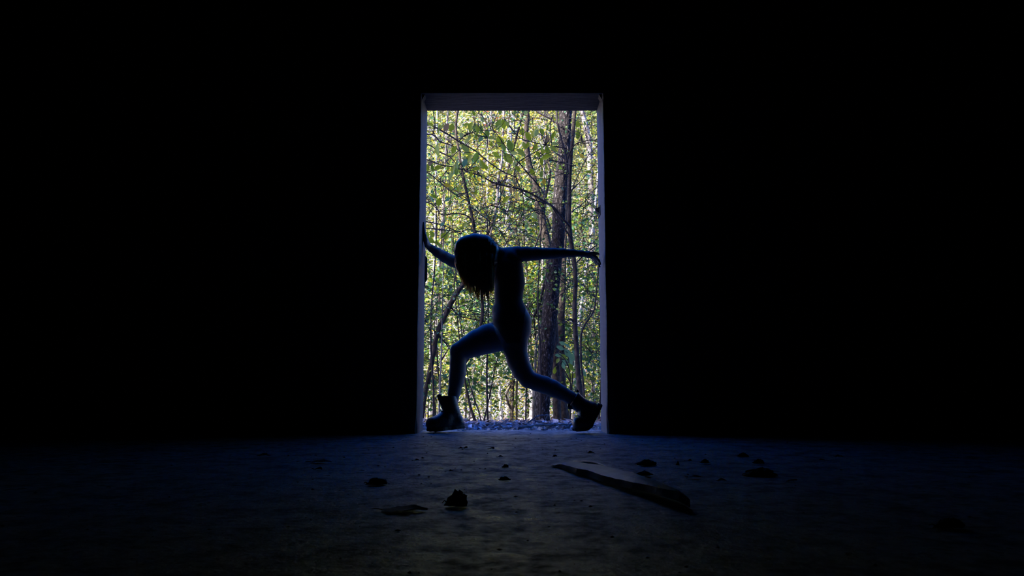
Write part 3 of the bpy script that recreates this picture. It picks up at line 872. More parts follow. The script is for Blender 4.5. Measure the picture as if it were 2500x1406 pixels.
def wood_tree(name, label, cat, group, x, y, height, r0, nleaf, lsize, pal, crown=(0.15, 1.0), nbr=14, blen=1.6, mat=M_GREYBARK, spread=0.34, ntwig=50):
    z0 = gz(x, y) - 0.08
    t = empty(name, (x, y, z0), label, cat, group)
    n = 9
    h = np.linspace(0, height, n)
    lean = RNG.normal(0, 0.05, 2)
    wob = np.cumsum(RNG.normal(0, 0.16 * height / 9, (n, 2)), 0) * np.linspace(0, 1, n)[:, None]
    P = np.stack([lean[0] * h + wob[:, 0], lean[1] * h + wob[:, 1], h], 1)
    P = resample(P, 18)
    MB().tube(P, np.linspace(r0, r0 * 0.25, 18), 7, rough=0.06, seed=int(x * 77 + y * 31) % 9999).build('trunk', mat, t)
    br = MB()
    tips = []
    for k in range(nbr):
        f = crown[0] + (crown[1] - crown[0]) * (k + RNG.uniform(0, 1)) / nbr
        s = P[min(17, int(f * 17))]
        a = RNG.uniform(0, 6.283)
        d = np.array([math.cos(a), math.sin(a), RNG.uniform(0.0, 0.7)])
        d /= np.linalg.norm(d)
        L = blen * RNG.uniform(0.6, 1.3) * (1.2 - 0.6 * f)
        Q = np.array([s, s + d * L * 0.4 + RNG.normal(0, 0.06, 3), s + d * L * 0.75 + RNG.normal(0, 0.1, 3), s + d * L + np.array([0, 0, RNG.uniform(-0.25, 0.15)])])
        Q = resample(Q, 8)
        br.tube(Q, np.linspace(r0 * 0.32, 0.004, 8), 5, cap=False)
        tips.append(Q[2:])
    tips = np.vstack(tips)
    extra = [tips]
    for k in range(ntwig):
        s = tips[RNG.integers(len(tips))]
        d = unit(1, RNG)[0] * RNG.uniform(0.25, 0.75)
        Q = np.array([s, s + d * 0.5 + RNG.normal(0, 0.03, 3), s + d])
        br.tube(Q, np.array([0.006, 0.004, 0.002]) * (0.7 + y / 30), 3, cap=False)
        extra.append(Q[1:])
    br.build('branchwork', M_TWIG if (y < 13 or RNG.uniform() < 0.5) else M_PALEBARK, t)['kind'] = 'stuff'  # some farther trees get pale twigs, sunlight put into their colour
    tips = np.vstack(extra)
    c = tips[RNG.integers(0, len(tips), nleaf)] + RNG.normal(0, spread, (nleaf, 3)) * np.array([1, 1, 0.6])
    D = unit(nleaf, RNG)
    D[:, 2] = D[:, 2] * 0.5 - 0.25
    D /= np.linalg.norm(D, axis=1)[:, None]
    N = unit(nleaf, RNG) * 0.8 + np.array([0, -0.35, 0.55])
    L = lsize * RNG.uniform(0.6, 1.4, nleaf)
    V, T = leaf_quads(c, D, N, L, L * RNG.uniform(0.26, 0.38, nleaf))
    col = PAL[pal][RNG.integers(0, 5, nleaf)] * RNG.uniform(0.7, 1.25, (nleaf, 1))
    o = link(bpy.data.objects.new('foliage', mesh_np('foliage', V, T, M_FOLIAGE, False, np.repeat(col, 4, 0))), t)
    o['kind'] = 'stuff'
    return t


GROUPS = {
    'yellow': ('yellow_leaved_tree', 'yellow-leaved understorey tree standing back in the sunlit wood', 'yellow trees deep in the wood'),
    'green': ('green_leaved_tree', 'fresh green understorey tree standing back in the sunlit wood', 'green trees deep in the wood'),
    'olive': ('olive_leaved_tree', 'olive-leaved twiggy tree standing back in the sunlit wood', 'olive trees deep in the wood'),
    'russet': ('russet_leaved_tree', 'russet-leaved thinning tree standing back in the sunlit wood', 'russet trees deep in the wood'),
}
RANK = ['in the front rank of the sunlit wood', 'in the second rank of the sunlit wood', 'in the third rank of the sunlit wood', 'at the foot of the far slope', 'low on the far slope', 'partway up the far slope', 'halfway up the far slope', 'high on the far slope', 'topmost on the far slope']
LOOK = {'yellow': 'yellow-leaved tree', 'green': 'fresh green tree', 'olive': 'olive-leaved twiggy tree', 'russet': 'russet thinning tree'}
SEEN = {}


def wood_label(pal, x, y, row):
    px = 1250 + FPX * x / y
    spots = [(1000, 'hidden left of the doorway'), (1036, 'beside the left jamb'), (1075, 'above the reaching left arm'), (1112, 'behind the thin wavy trunk'), (1150, 'straight above the head'), (1195, 'behind the knotted trunk'), (1240, 'above the bent neck'),
             (1280, 'above the shoulder'), (1310, 'behind the leaning brown trunk'), (1345, 'just left of the thickest trunk'), (1385, 'behind the thickest trunk'), (1415, 'behind the slender dark trunk'), (1462, 'beside the right jamb'), (9999, 'hidden right of the doorway')]
    where = next(t for lim, t in spots if px <= lim)
    lab = '%s %s, %s' % (LOOK[pal], RANK[row], where)
    SEEN[lab] = SEEN.get(lab, 0) + 1
    return lab


MATS = [M_GREYBARK, M_BROWNBARK, M_BROWNBARK]
kinds = ['green', 'olive', 'yellow', 'green', 'olive', 'green', 'russet', 'yellow']
k = 0
for row, (y0, cnt, hgt, nl, ls) in enumerate([(13.5, 6, 7.0, 4200, 0.052), (16.5, 7, 8.5, 5200, 0.062), (20, 8, 10, 5600, 0.072), (25, 8, 12, 5600, 0.088), (31, 8, 13, 4200, 0.11), (38, 8, 13, 3600, 0.14), (47, 8, 13, 3200, 0.17), (58, 9, 12, 3000, 0.21), (71, 9, 12, 2600, 0.26)]):
    half = 0.125 * y0 + 1.6
    for i in range(cnt):
        x = -half + 2 * half * (i + RNG.uniform(0.15, 0.85)) / cnt
        y = y0 + RNG.uniform(-1.3, 1.3)
        pal = kinds[(k * 5 + row) % len(kinds)]
        k += 1
        nm, lab, grp = GROUPS[pal]
        lab = wood_label(pal, x, y, row)
        wood_tree(nm, lab, 'tree', grp, x, y, hgt * RNG.uniform(0.8, 1.2), 0.012 + 0.0007 * y * RNG.uniform(0.4, 1.6), int(nl * (0.45 if pal == 'russet' else 1)), ls, pal,
                  crown=(0.06, 1.0), nbr=18, blen=1.5 + 0.03 * y, mat=MATS[k % 3], spread=0.16 + 0.004 * y, ntwig=240)
# unseen dense trees added beyond the right jamb to block sky light
for x, y in ((5.0, 10.5), (6.6, 8.6), (7.5, 12.5), (4.6, 13.5), (9.5, 9.0)):
    wood_tree('green_leaved_tree', 'unseen dense green tree added beyond the right jamb to block sky light', 'tree', GROUPS['green'][2], x, y, 8, 0.09, 3200, 0.12, 'green', crown=(0.05, 1), nbr=18, blen=2.2, mat=M_BROWNBARK, spread=0.5)
# leafy saplings close by, in the shade of the bank
for x, y, h, nl, lab in ((-1.02, 10.9, 2.3, 1500, 'leafy green sapling in shade by the left jamb, below the reaching arm'), (-0.45, 11.7, 2.2, 1500, 'leafy green sapling in shade behind the hanging hair'), (0.22, 12.4, 3.6, 1300, 'leafy sapling in shade left of the leaning brown trunk'),
                         (1.28, 11.6, 3.4, 1500, 'leafy sapling in shade filling the gap by the right jamb'), (-0.75, 12.6, 4.6, 1700, 'tall leafy sapling in shade left of the thin wavy trunk'), (0.95, 12.8, 4.6, 1300, 'tall leafy sapling in shade behind the slender dark trunk'),
                         (-0.95, 9.4, 4.2, 800, 'thin shaded sapling with small leaves by the left jamb'), (-0.30, 9.9, 4.4, 800, 'thin shaded sapling with small leaves above the bowed head'), (0.35, 9.7, 4.3, 800, 'thin shaded sapling with small leaves left of the thickest trunk'), (1.12, 9.8, 4.3, 850, 'thin shaded sapling with small leaves by the right jamb')):
    wood_tree('leafy_sapling', lab, 'tree', 'shaded saplings near the doorway', x, y, h, 0.014, nl, 0.075 if y > 10.5 else 0.045, 'green', crown=(0.25, 1.0), nbr=14, blen=0.9, mat=M_TWIG, spread=0.13, ntwig=70)
# low bushes
for x, y, h, pal, lab in ((-1.36, 12.6, 1.0, 'olive', 'low olive bush against the left jamb behind the front boot'), (-0.71, 14.2, 1.3, 'green', 'low green bush behind the shin of the bent leg'), (-1.23, 15.2, 2.0, 'green', 'taller green bush left of the bent knee'),
                          (-0.19, 16.2, 1.1, 'yellow', 'low yellow bush behind the two pale trunks under the thigh'), (0.45, 16.6, 1.4, 'yellow', 'yellow bush behind the rear knee'), (0.97, 15.8, 0.9, 'green', 'small green bush behind the broad brown trunk'),
                          (1.49, 13.8, 1.5, 'green', 'green bush beside the right jamb above the raised heel'), (1.62, 15.1, 2.2, 'olive', 'tall olive bush beside the right jamb'), (-0.52, 17.8, 1.8, 'green', 'green bush far behind the bent front thigh'),
                          (0.13, 18.6, 1.6, 'green', 'green bush far behind the dark upright trunk between the legs'), (1.23, 18.2, 1.9, 'yellow', 'yellow bush far behind the slender dark trunk'), (-1.82, 16.4, 2.2, 'olive', 'olive bush half hidden by the left jamb'), (2.2, 16.8, 2.0, 'green', 'green bush half hidden by the right jamb')):
    wood_tree(pal + '_bush', lab, 'bush', 'bushes among the trunks', x, y, h, 0.014, int(750 * h), 0.06, pal, crown=(0.1, 1.0), nbr=12, blen=0.6, mat=M_TWIG, spread=0.2, ntwig=25)

# ------------------------------------------------------------------ implicit surfaces for the figure
class Field:
    def __init__(self, lo, hi, h):
        self.lo, self.h = np.asarray(lo, float), h
        n = np.ceil((np.asarray(hi, float) - self.lo) / h).astype(int) + 1
        self.n = n
        self.ax = [(self.lo[i] + h * np.arange(n[i])).astype(np.float32) for i in range(3)]
        self.D = np.full(n, 1.0, np.float32)

    def cap(self, a, b, ra, rb, k=0.02, sy=1.0, sub=False):
        """a tapered capsule melted into the surface with softness k; sy stretches it along the depth"""
        a, b = np.asarray(a, float), np.asarray(b, float)
        m = max(ra, rb) * max(1, sy) + k + 2 * self.h
        lo, hi = np.minimum(a, b) - m, np.maximum(a, b) + m
        i0 = np.clip(((lo - self.lo) / self.h).astype(int), 0, self.n)
        i1 = np.clip(((hi - self.lo) / self.h).astype(int) + 2, 0, self.n)
        if np.any(i1 <= i0):
            return self
        X = self.ax[0][i0[0]:i1[0], None, None]
        Y = self.ax[1][None, i0[1]:i1[1], None]
        Z = self.ax[2][None, None, i0[2]:i1[2]]
        d = b - a
        d[1] /= sy
        L2 = float(d @ d) + 1e-12
        px, py, pz = X - a[0], (Y - a[1]) / sy, Z - a[2]
        t = np.clip((px * d[0] + py * d[1] + pz * d[2]) / L2, 0, 1)
        dist = np.sqrt((px - t * d[0]) ** 2 + (py - t * d[1]) ** 2 + (pz - t * d[2]) ** 2) - (ra + (rb - ra) * t)
        S = self.D[i0[0]:i1[0], i0[1]:i1[1], i0[2]:i1[2]]
        if sub:
            dist = -dist
            hh = np.clip(0.5 - 0.5 * (dist - S) / -k * -1, 0, 1)
            S[...] = np.maximum(S, dist)
            return self
        hh = np.clip(0.5 + 0.5 * (S - dist) / k, 0, 1)
        S[...] = S * (1 - hh) + dist * hh - k * hh * (1 - hh)
        return self

    def chain(self, pts, k=0.02, sy=1.0):
        for (a, ra), (b, rb) in zip(pts[:-1], pts[1:]):
            self.cap(a, b, ra, rb, k, sy)
        return self

    def mesh(self):
        D = self.D
        s = D < 0
        n = D.shape
        corners = [(i, j, k) for i in (0, 1) for j in (0, 1) for k in (0, 1)]
        def sl(A, o):
            return A[o[0]:n[0] - 1 + o[0], o[1]:n[1] - 1 + o[1], o[2]:n[2] - 1 + o[2]]
        cnt = sum(sl(s, c).astype(np.int8) for c in corners)
        cells = np.argwhere((cnt > 0) & (cnt < 8))
        idx = np.full([m - 1 for m in n], -1, np.int32)
        idx[tuple(cells.T)] = np.arange(len(cells))
        acc = np.zeros((len(cells), 3)); num = np.zeros(len(cells))
        for c in corners:
            for ax in range(3):
                if c[ax] == 0:
                    e = list(c); e[ax] = 1
                    p, q = cells + np.array(c), cells + np.array(e)
                    va, vb = D[tuple(p.T)], D[tuple(q.T)]
                    mk = (va < 0) != (vb < 0)
                    t = np.where(mk, va / np.where(mk, va - vb, 1), 0)
                    pos = p.astype(float)
                    pos[:, ax] += t
                    acc[mk] += pos[mk]; num[mk] += 1
        V = self.lo + self.h * (acc / num[:, None])
        Q = []
        for ax in range(3):
            o1, o2 = [(1, 2), (2, 0), (0, 1)][ax]
            a = [slice(None)] * 3; b2 = [slice(None)] * 3
            a[ax], b2[ax] = slice(0, -1), slice(1, None)
            diff = s[tuple(a)] != s[tuple(b2)]
            e = np.argwhere(diff)
            ok = (e[:, o1] > 0) & (e[:, o2] > 0) & (e[:, o1] < n[o1] - 1) & (e[:, o2] < n[o2] - 1)
            e = e[ok]
            u, v = np.zeros(3, int), np.zeros(3, int)
            u[o1], v[o2] = 1, 1
            q = np.stack([idx[tuple((e - u - v).T)], idx[tuple((e - v).T)], idx[tuple(e.T)], idx[tuple((e - u).T)]], 1)
            fl = s[tuple(e.T)]
            q[~fl] = q[~fl][:, ::-1]
            Q.append(q)
        return V, np.vstack(Q)


def smooth_mesh(V, Q, it=2, lam=0.5):
    e = np.vstack([Q[:, [0, 1]], Q[:, [1, 2]], Q[:, [2, 3]], Q[:, [3, 0]]])
    for _ in range(it):
        acc = np.zeros_like(V); num = np.zeros(len(V))
        np.add.at(acc, e[:, 0], V[e[:, 1]]); np.add.at(num, e[:, 0], 1)
        np.add.at(acc, e[:, 1], V[e[:, 0]]); np.add.at(num, e[:, 1], 1)
        V = V + lam * (acc / np.maximum(num, 1)[:, None] - V)
    return V


def J(px, py, Y, r):
    return (at(px, py, Y), r * m_per_px(py, Y))


def Jl(lst):
    return [J(*a) for a in lst]


F = Field((-0.63, 4.86, 0.02), (0.63, 5.48, 1.46), 0.0056)
# trunk of the body: two parallel columns make it deeper than it is wide in this view
for y, dr in ((5.12, 0), (5.21, -1)):
    F.chain(Jl([(1246, 634, y, 27 + dr), (1244, 662, y, 33 + dr), (1244, 690, y, 35.5 + dr), (1242, 715, y, 33.5 + dr), (1241, 735, y, 31 + dr), (1244, 752, y, 35 + dr), (1247, 775, y, 43 + dr), (1252, 800, y, 43 + dr)]), 0.02)
F.cap(J(1224, 758, 5.15, 23)[0], J(1226, 770, 5.15, 24)[0], J(1224, 758, 5.15, 23)[1], J(1226, 770, 5.15, 24)[1], 0.004, 1.6)
F.cap(J(1232, 655, 5.13, 30)[0], J(1228, 672, 5.13, 28)[0], 0.085, 0.078, 0.02, 1.3)
F.cap(J(1268, 786, 5.11, 29)[0], J(1266, 800, 5.11, 28)[0], 0.080, 0.075, 0.02)
F.cap(J(1268, 786, 5.22, 29)[0], J(1262, 800, 5.22, 28)[0], 0.074, 0.07, 0.02)
# neck and head (bowed forward, face down)
F.chain(Jl([(1238, 628, 5.14, 20), (1212, 618, 5.10, 16), (1186, 618, 5.06, 17)]), 0.02)
F.chain(Jl([(1152, 606, 5.03, 27), (1168, 612, 5.03, 29), (1166, 634, 5.03, 22), (1160, 650, 5.03, 15)]), 0.02)
F.cap(J(1146, 628, 5.03, 6)[0], J(1140, 640, 5.03, 4)[0], 0.016, 0.010, 0.012)                 # nose
F.cap(J(1148, 650, 5.03, 6)[0], J(1150, 653, 5.03, 4)[0], 0.016, 0.014, 0.012)                 # lips
F.cap(J(1144, 615, 5.00, 6)[0], J(1144, 615, 5.06, 4)[0], 0.015, 0.015, 0.012)                 # brow
F.cap(J(1178, 622, 4.955, 6)[0], J(1182, 612, 4.955, 4)[0], 0.012, 0.016, 0.008)               # ears
F.cap(J(1178, 622, 5.105, 6)[0], J(1182, 612, 5.105, 4)[0], 0.012, 0.016, 0.008)
# arm stretched to the right jamb
F.chain(Jl([(1240, 623, 5.14, 20), (1262, 621, 5.13, 18.5), (1285, 620, 5.12, 17), (1310, 619.5, 5.11, 15.5), (1335, 619, 5.10, 13), (1352, 618.5, 5.09, 12.2), (1375, 618, 5.085, 10.8), (1398, 618.5, 5.08, 9), (1420, 619, 5.08, 7.6)]), 0.016)
F.chain(Jl([(1420, 619, 5.08, 7.6), (1436, 621.5, 5.075, 7.4), (1449, 626, 5.07, 6.0)]), 0.012, 1.5)
for f in ([(1438, 618, 5.045, 4), (1449, 617, 5.03, 3.4), (1456, 618.5, 5.03, 3.1), (1462.5, 620.5, 5.035, 2.6)],
          [(1448, 623, 5.04, 3.8), (1456, 628, 5.045, 3.2), (1463, 637, 5.05, 2.9), (1466, 645, 5.055, 2.5)],
          [(1448, 625, 5.063, 3.8), (1456, 631, 5.066, 3.2), (1461.5, 641, 5.07, 2.9), (1464, 651.5, 5.075, 2.5)],
          [(1447, 628, 5.085, 3.8), (1454, 634, 5.088, 3.2), (1459, 643, 5.09, 2.9), (1461.5, 650, 5.092, 2.4)],
          [(1445, 630, 5.105, 3.6), (1451, 635, 5.108, 3.0), (1455.5, 642, 5.11, 2.6), (1457, 647, 5.112, 2.2)]):
    F.chain(Jl(f), 0.005)
# arm reaching the left jamb
F.chain(Jl([(1238, 632, 5.18, 20), (1190, 640, 5.24, 18), (1150, 646, 5.29, 15.5), (1116, 641, 5.29, 14), (1104, 637, 5.285, 13.6), (1085, 627, 5.26, 13), (1068, 616.5, 5.23, 11), (1054, 607, 5.21, 8.6), (1044, 599, 5.19, 7)]), 0.014)
F.chain(Jl([(1044, 599, 5.19, 7), (1040, 588, 5.18, 6), (1037, 574, 5.175, 4.6)]), 0.01, 1.9)
for f in ([(1041, 594, 5.15, 4), (1040, 583, 5.125, 3.4), (1038, 572, 5.115, 2.8)],
          [(1037, 575, 5.152, 3.6), (1035.5, 563, 5.146, 3.1), (1034, 549, 5.142, 2.4)],
          [(1037, 574, 5.172, 3.6), (1035.5, 560, 5.17, 3.1), (1034.3, 543, 5.168, 2.4)],
          [(1037.5, 574, 5.193, 3.6), (1036.5, 562, 5.194, 3.1), (1035.5, 547, 5.195, 2.4)],
          [(1038.5, 577, 5.213, 3.4), (1038, 567, 5.217, 2.8), (1037.3, 556, 5.22, 2.2)]):
    F.chain(Jl(f), 0.005)
# front leg, bent
F.chain(Jl([(1248, 806, 5.20, 41), (1222, 820, 5.21, 36.5), (1192, 827, 5.22, 35.5), (1165, 837, 5.21, 31.8), (1142, 848, 5.20, 27), (1122, 857, 5.19, 22)]), 0.012)
F.chain(Jl([(1121, 859, 5.19, 21), (1118, 885, 5.19, 19.3), (1117, 910, 5.195, 19.6), (1114, 930, 5.195, 18), (1109, 955, 5.195, 15.2), (1104, 985, 5.19, 13.5), (1102, 1010, 5.18, 13)]), 0.014)
F.cap(J(1111, 852, 5.18, 10)[0], J(1110, 864, 5.18, 10)[0], 0.030, 0.028, 0.012)
# rear leg, stretched back
F.chain(Jl([(1258, 806, 5.12, 38), (1258, 830, 5.11, 31), (1258, 853, 5.11, 28.5), (1264.5, 880, 5.10, 26.5), (1275, 905, 5.09, 24), (1288, 924, 5.08, 21.5)]), 0.012)
F.chain(Jl([(1290, 926, 5.08, 20.5), (1310, 933.5, 5.075, 20), (1330, 939.5, 5.07, 20.5), (1350, 948, 5.06, 20), (1370, 958.5, 5.05, 17.6), (1390, 969.5, 5.04, 15.6), (1408, 979, 5.035, 14), (1428, 988, 5.03, 13)]), 0.014)
V, Q = F.mesh()
V = smooth_mesh(V, Q, 2, 0.5)
root_z = 0.0
person = empty('person', (float(at(1250, 1050, 5.1)[0]), 5.1, 0.0), 'silhouetted person lunging in the doorway, head bowed, arms braced against both jambs', 'person')
pl = np.array([person.location.x, person.location.y, 0])
me = mesh_np('body', V - pl, Q, M_SKIN, True)
me.materials.append(M_SUIT)
# the fitted garment covers the trunk of the body, ending cleanly at shoulders and hips
cen = V[Q].mean(1)
zt, zb = at(1246, 632, 5.14)[2], at(1250, 838, 5.14)[2]
xl = np.interp(cen[:, 2], [zb, at(0, 800, 5.14)[2], at(0, 780, 5.14)[2], zt], [at(1236, 838, 5.14)[0], at(1212, 800, 5.14)[0], at(1190, 780, 5.14)[0], at(1190, 632, 5.14)[0]])
xr = np.interp(cen[:, 2], [zb, at(0, 650, 5.14)[2], zt], [at(1270, 838, 5.14)[0], at(1300, 650, 5.14)[0], at(1262, 632, 5.14)[0]])
suit = (cen[:, 2] < zt) & (cen[:, 2] > zb) & (cen[:, 0] > xl) & (cen[:, 0] < xr)
me.polygons.foreach_set('material_index', suit.astype(np.int32))
link(bpy.data.objects.new('body', me), person)

# hair: a cap over the bowed head and a curtain hanging down, with loose strands
H = Field((-0.42, 4.80, 0.80), (0.0, 5.26, 1.42), 0.0056)
H.chain(Jl([(1143, 608, 5.02, 33), (1160, 604, 5.02, 33), (1180, 606, 5.03, 32), (1193, 611, 5.04, 25)]), 0.015, 1.05)
H.chain(Jl([(1147, 612, 4.99, 36), (1149, 640, 4.98, 37), (1153, 658, 4.98, 33), (1160, 674, 4.98, 24)]), 0.02, 0.8)
H.chain(Jl([(1178, 640, 4.97, 28), (1186, 675, 4.97, 20), (1192, 696, 4.97, 11)]), 0.02, 0.8)
H.chain(Jl([(1196, 600, 5.03, 14), (1200, 612, 5.0, 16), (1198, 640, 4.97, 16)]), 0.015, 1.0)
V, Q = H.mesh()
rs = np.random.default_rng(3)
V = smooth_mesh(V, Q, 2, 0.5)
V[:, 1] += (0.0014 * np.sin(V[:, 0] * 310 + 5 * np.sin(V[:, 2] * 8)) + 0.0012 * np.sin(V[:, 0] * 173 + 7 * np.sin(V[:, 2] * 5))) * np.clip((1.28 - V[:, 2]) / 0.08, 0, 1)
hair = link(bpy.data.objects.new('hair', mesh_np('hair', V - pl, Q, M_HAIR, True)), person)
st = MB()
fx = [1122, 1128, 1136, 1146, 1156, 1166, 1176, 1186, 1194, 1202, 1207]
fy = [676, 692, 703, 714, 724, 732, 738, 733, 736, 722, 706]
for q in range(640):
    x1 = rs.uniform(1123, 1206)
    # gather strands into locks
    lock = round(x1 / 7.0) * 7.0
    x1 = x1 * 0.45 + lock * 0.55 + rs.normal(0, 1.3)
    y1 = np.interp(x1, fx, fy) - abs(rs.normal(0, 16)) + 3
    x0 = np.interp(x1, [1123, 1206], [1116, 1202]) + rs.normal(0, 3)
    y0 = rs.uniform(618, 652)
    Yd = 4.97 + rs.normal(0, 0.035)
    xm = x0 * 0.55 + x1 * 0.45 + rs.normal(0, 2)
    ym = y0 * 0.45 + y1 * 0.55
    st.tube(resample([at(x0, y0, Yd), at(xm, ym, Yd - 0.01), at(x1, y1, Yd + rs.normal(0, 0.02))], 8) - pl, np.linspace(0.0030, 0.0007, 8), 3, cap=False)
for q in range(70):      # fuzz on the nape side
    x0, y0 = rs.uniform(1180, 1205), rs.uniform(578, 600)
    a = rs.uniform(-0.2, 1.2)
    L = rs.uniform(10, 26)
    Yd = 5.02 + rs.normal(0, 0.03)
    st.tube(resample([at(x0, y0, Yd), at(x0 + L * 0.55 * math.cos(a * 0.5), y0 + L * 0.3 * math.sin(a) - 2, Yd), at(x0 + L * math.cos(a), y0 + L * math.sin(a), Yd)], 6) - pl, np.linspace(0.0014, 0.0005, 6), 3, cap=False)
so = st.build('loose_strands', M_STRAND, hair)
so['kind'] = 'stuff'


def boot(Mx, shaft_lean, name='boot', hs=1.0, flex=0.0, lx=1.0):
    """laced ankle boot: heel at the origin, toe along -x; Mx takes it into the scene"""
    Fb = Field((-0.27, -0.10, -0.01), (0.12, 0.10, 0.30), 0.0042)
    sx = lambda z: shaft_lean * max(0, z - 0.08)
    k = 0.02
    for yy in (-0.012, 0.012):
        Fb.chain([(np.array([-0.005, yy * 0.6, 0.055]), 0.038), (np.array([-0.03 + sx(0.11), yy * 0.4, 0.115]), 0.043), (np.array([-0.045 + sx(0.16), yy * 0.3, 0.165]), 0.048), (np.array([-0.048 + sx(0.21), yy * 0.3, 0.212]), 0.052)], k)
        Fb.chain([(np.array([-0.04 + sx(0.12), yy * 0.5, 0.115]), 0.042), (np.array([-0.085, yy, 0.085]), 0.040), (np.array([-0.135, yy * 1.3, 0.062]), 0.037), (np.array([-0.178, yy * 1.3, 0.056]), 0.037)], k)
        Fb.chain([(np.array([-0.005, yy, 0.045]), 0.036), (np.array([-0.10, yy * 1.2, 0.045]), 0.036), (np.array([-0.178, yy * 1.4, 0.048]), 0.036)], k)
    X, Y, Z = Fb.ax[0][:, None, None], Fb.ax[1][None, :, None], Fb.ax[2][None, None, :]
    Fb.D = np.maximum(Fb.D, (0.024 - Z) + 0 * X + 0 * Y)
    top = 0.222 + 0.10 * (-(X + 0.045))            # the collar stands higher at the tongue
    Fb.D = np.maximum(Fb.D, (Z - top) + 0 * Y)
    V, Q = Fb.mesh()
    V = smooth_mesh(V, Q, 1, 0.5)
    def T(P):
        P = np.array(np.atleast_2d(np.asarray(P, float)))
        P[:, 0] = np.where(P[:, 0] < 0, P[:, 0] * lx, P[:, 0])
        up = P[:, 2] > 0.08
        P[up, 2] = 0.08 + (P[up, 2] - 0.08) * hs
        if flex:                                   # the sole bends at the ball of the foot
            xb, zb = -0.125 * lx, 0.05
            t = np.clip((xb + 0.025 - P[:, 0]) / 0.05, 0, 1)
            t = t * t * (3 - 2 * t) * np.clip((0.16 - P[:, 2]) / 0.06, 0, 1)
            a = -flex * t
            dx, dz = P[:, 0] - xb, P[:, 2] - zb
            P[:, 0] = xb + dx * np.cos(a) - dz * np.sin(a)
            P[:, 2] = zb + dx * np.sin(a) + dz * np.cos(a)
        return (np.c_[P, np.ones(len(P))] @ np.array(Mx).T)[:, :3] - pl
    bo = link(bpy.data.objects.new(name, mesh_np(name, T(V), Q, M_BOOT, True)), person)
    # lugged sole
    th = np.linspace(0, 2 * math.pi, 56, endpoint=False)
    cx, sxx = np.cos(th), np.sin(th)
    ox = np.where(cx > 0, 0.036 * cx, 0.0) + np.where(cx <= 0, 0.0, 0.0)
    ring = []
    for a in th:
        c, s = math.cos(a), math.sin(a)
        x = -0.088 + 0.136 * np.sign(c) * abs(c) ** 0.75
        w = 0.040 + 0.010 * math.exp(-((x + 0.15) / 0.06) ** 2) - 0.006 * math.exp(-((x + 0.07) / 0.03) ** 2)
        ring.append((x, w * np.sign(s) * abs(s) ** 0.75))
    ring = np.array(ring)
    lug = np.where(np.arange(56) % 4 < 2, 1.0, 0.94)
    Vs, Qs = [], []
    for z, f, lg in ((0.0, 1.0, True), (0.012, 1.02, True), (0.013, 0.99, False), (0.030, 1.0, False), (0.033, 0.96, False)):
        g = lug if lg else np.ones(56)
        zz = z + (0.012 if z < 0.02 else 0.0) * np.clip((-ring[:, 0] - 0.19) / 0.04, 0, 1)
        Vs.append(np.c_[(ring[:, 0] + 0.088) * f * g - 0.088, ring[:, 1] * f * g, zz])
    n = 56
    for r in range(4):
        j = np.arange(n); kk = (j + 1) % n
        Qs.append(np.stack([r * n + j, r * n + kk, (r + 1) * n + kk, (r + 1) * n + j], 1))
    Vs = np.vstack(Vs + [np.array([[-0.088, 0, 0.0], [-0.088, 0, 0.033]])])
    j = np.arange(n); kk = (j + 1) % n
    Ts = np.vstack([np.stack([np.full(n, 5 * n), kk, j], 1), np.stack([np.full(n, 5 * n + 1), 4 * n + j, 4 * n + kk], 1)])
    link(bpy.data.objects.new('sole', mesh_np('sole', T(Vs), [np.vstack(Qs), Ts], M_SOLE, False)), bo)
    # laces, tongue and pull loop
    lc = MB()
    for i in range(6):
        z = 0.10 + i * 0.022
        x = -0.124 + 0.0 if i == 0 else (-0.118 + 0.012 * min(i, 3) + sx(z) * 0.8)
        xs = x - 0.004
        lc.tube(T(resample([(xs + 0.022, -0.030, z), (xs, -0.010, z + 0.006), (xs, 0.010, z + 0.006), (xs + 0.022, 0.030, z)], 8)), 0.0028, 5)
    for s in (-1, 1):
        lc.tube(T(resample([(-0.10 + sx(0.2), 0, 0.215), (-0.122 + sx(0.2), s * 0.025, 0.225), (-0.118 + sx(0.2), s * 0.04, 0.20), (-0.10 + sx(0.2), s * 0.01, 0.212)], 10)), 0.0026, 5)
    lc.build('lace', M_SOLE, bo)
    tg = MB()
    tg.tube(T(resample([(-0.085 + sx(0.2), 0, 0.16), (-0.102 + sx(0.21), 0, 0.205), (-0.116 + sx(0.24), 0, 0.238)], 6)), np.array([0.016, 0.017, 0.018, 0.018, 0.017, 0.013]), 8)
    tg.build('tongue', M_BOOT, bo)
    lp = MB()
    lp.tube(T(resample([(0.004 + sx(0.2), 0, 0.20), (0.012 + sx(0.22), 0, 0.214), (0.010 + sx(0.24), 0, 0.226), (0.0 + sx(0.22), 0, 0.218)], 8)), 0.005, 5)
    lp.build('pull_loop', M_BOOT, bo)
    return bo


def frame_from(heel, toe, side, lift=0.0):
    x = heel - toe
    x /= np.linalg.norm(x)
    y = side - x * (side @ x)
    y /= np.linalg.norm(y)
    z = np.cross(x, y)
    M = np.eye(4)
    M[:3, 0], M[:3, 1], M[:3, 2], M[:3, 3] = x, y, z, heel
    return M


toe = np.array([at(1040, 1050, 5.09)[0], 5.085, 0.0])
heel = np.array([at(1119, 1045, 5.22)[0], 5.20, 0.018])
Mf = frame_from(heel, toe, np.array([0.0, 1, 0]))
b1 = boot(Mf, -0.05)
b1['label'] = 'black lug-soled boot planted flat, toe towards the left jamb'
heel2 = at(1463, 1005, 5.03)
toe2 = at(1440, 1051, 5.02)
Mr = frame_from(heel2, toe2, np.array([0.0, 1, 0]))
b2 = boot(Mr, 0.30, 'boot', 0.76, math.radians(56), 0.86)
b2['label'] = 'black lug-soled boot on its toe, heel raised against the right jamb'

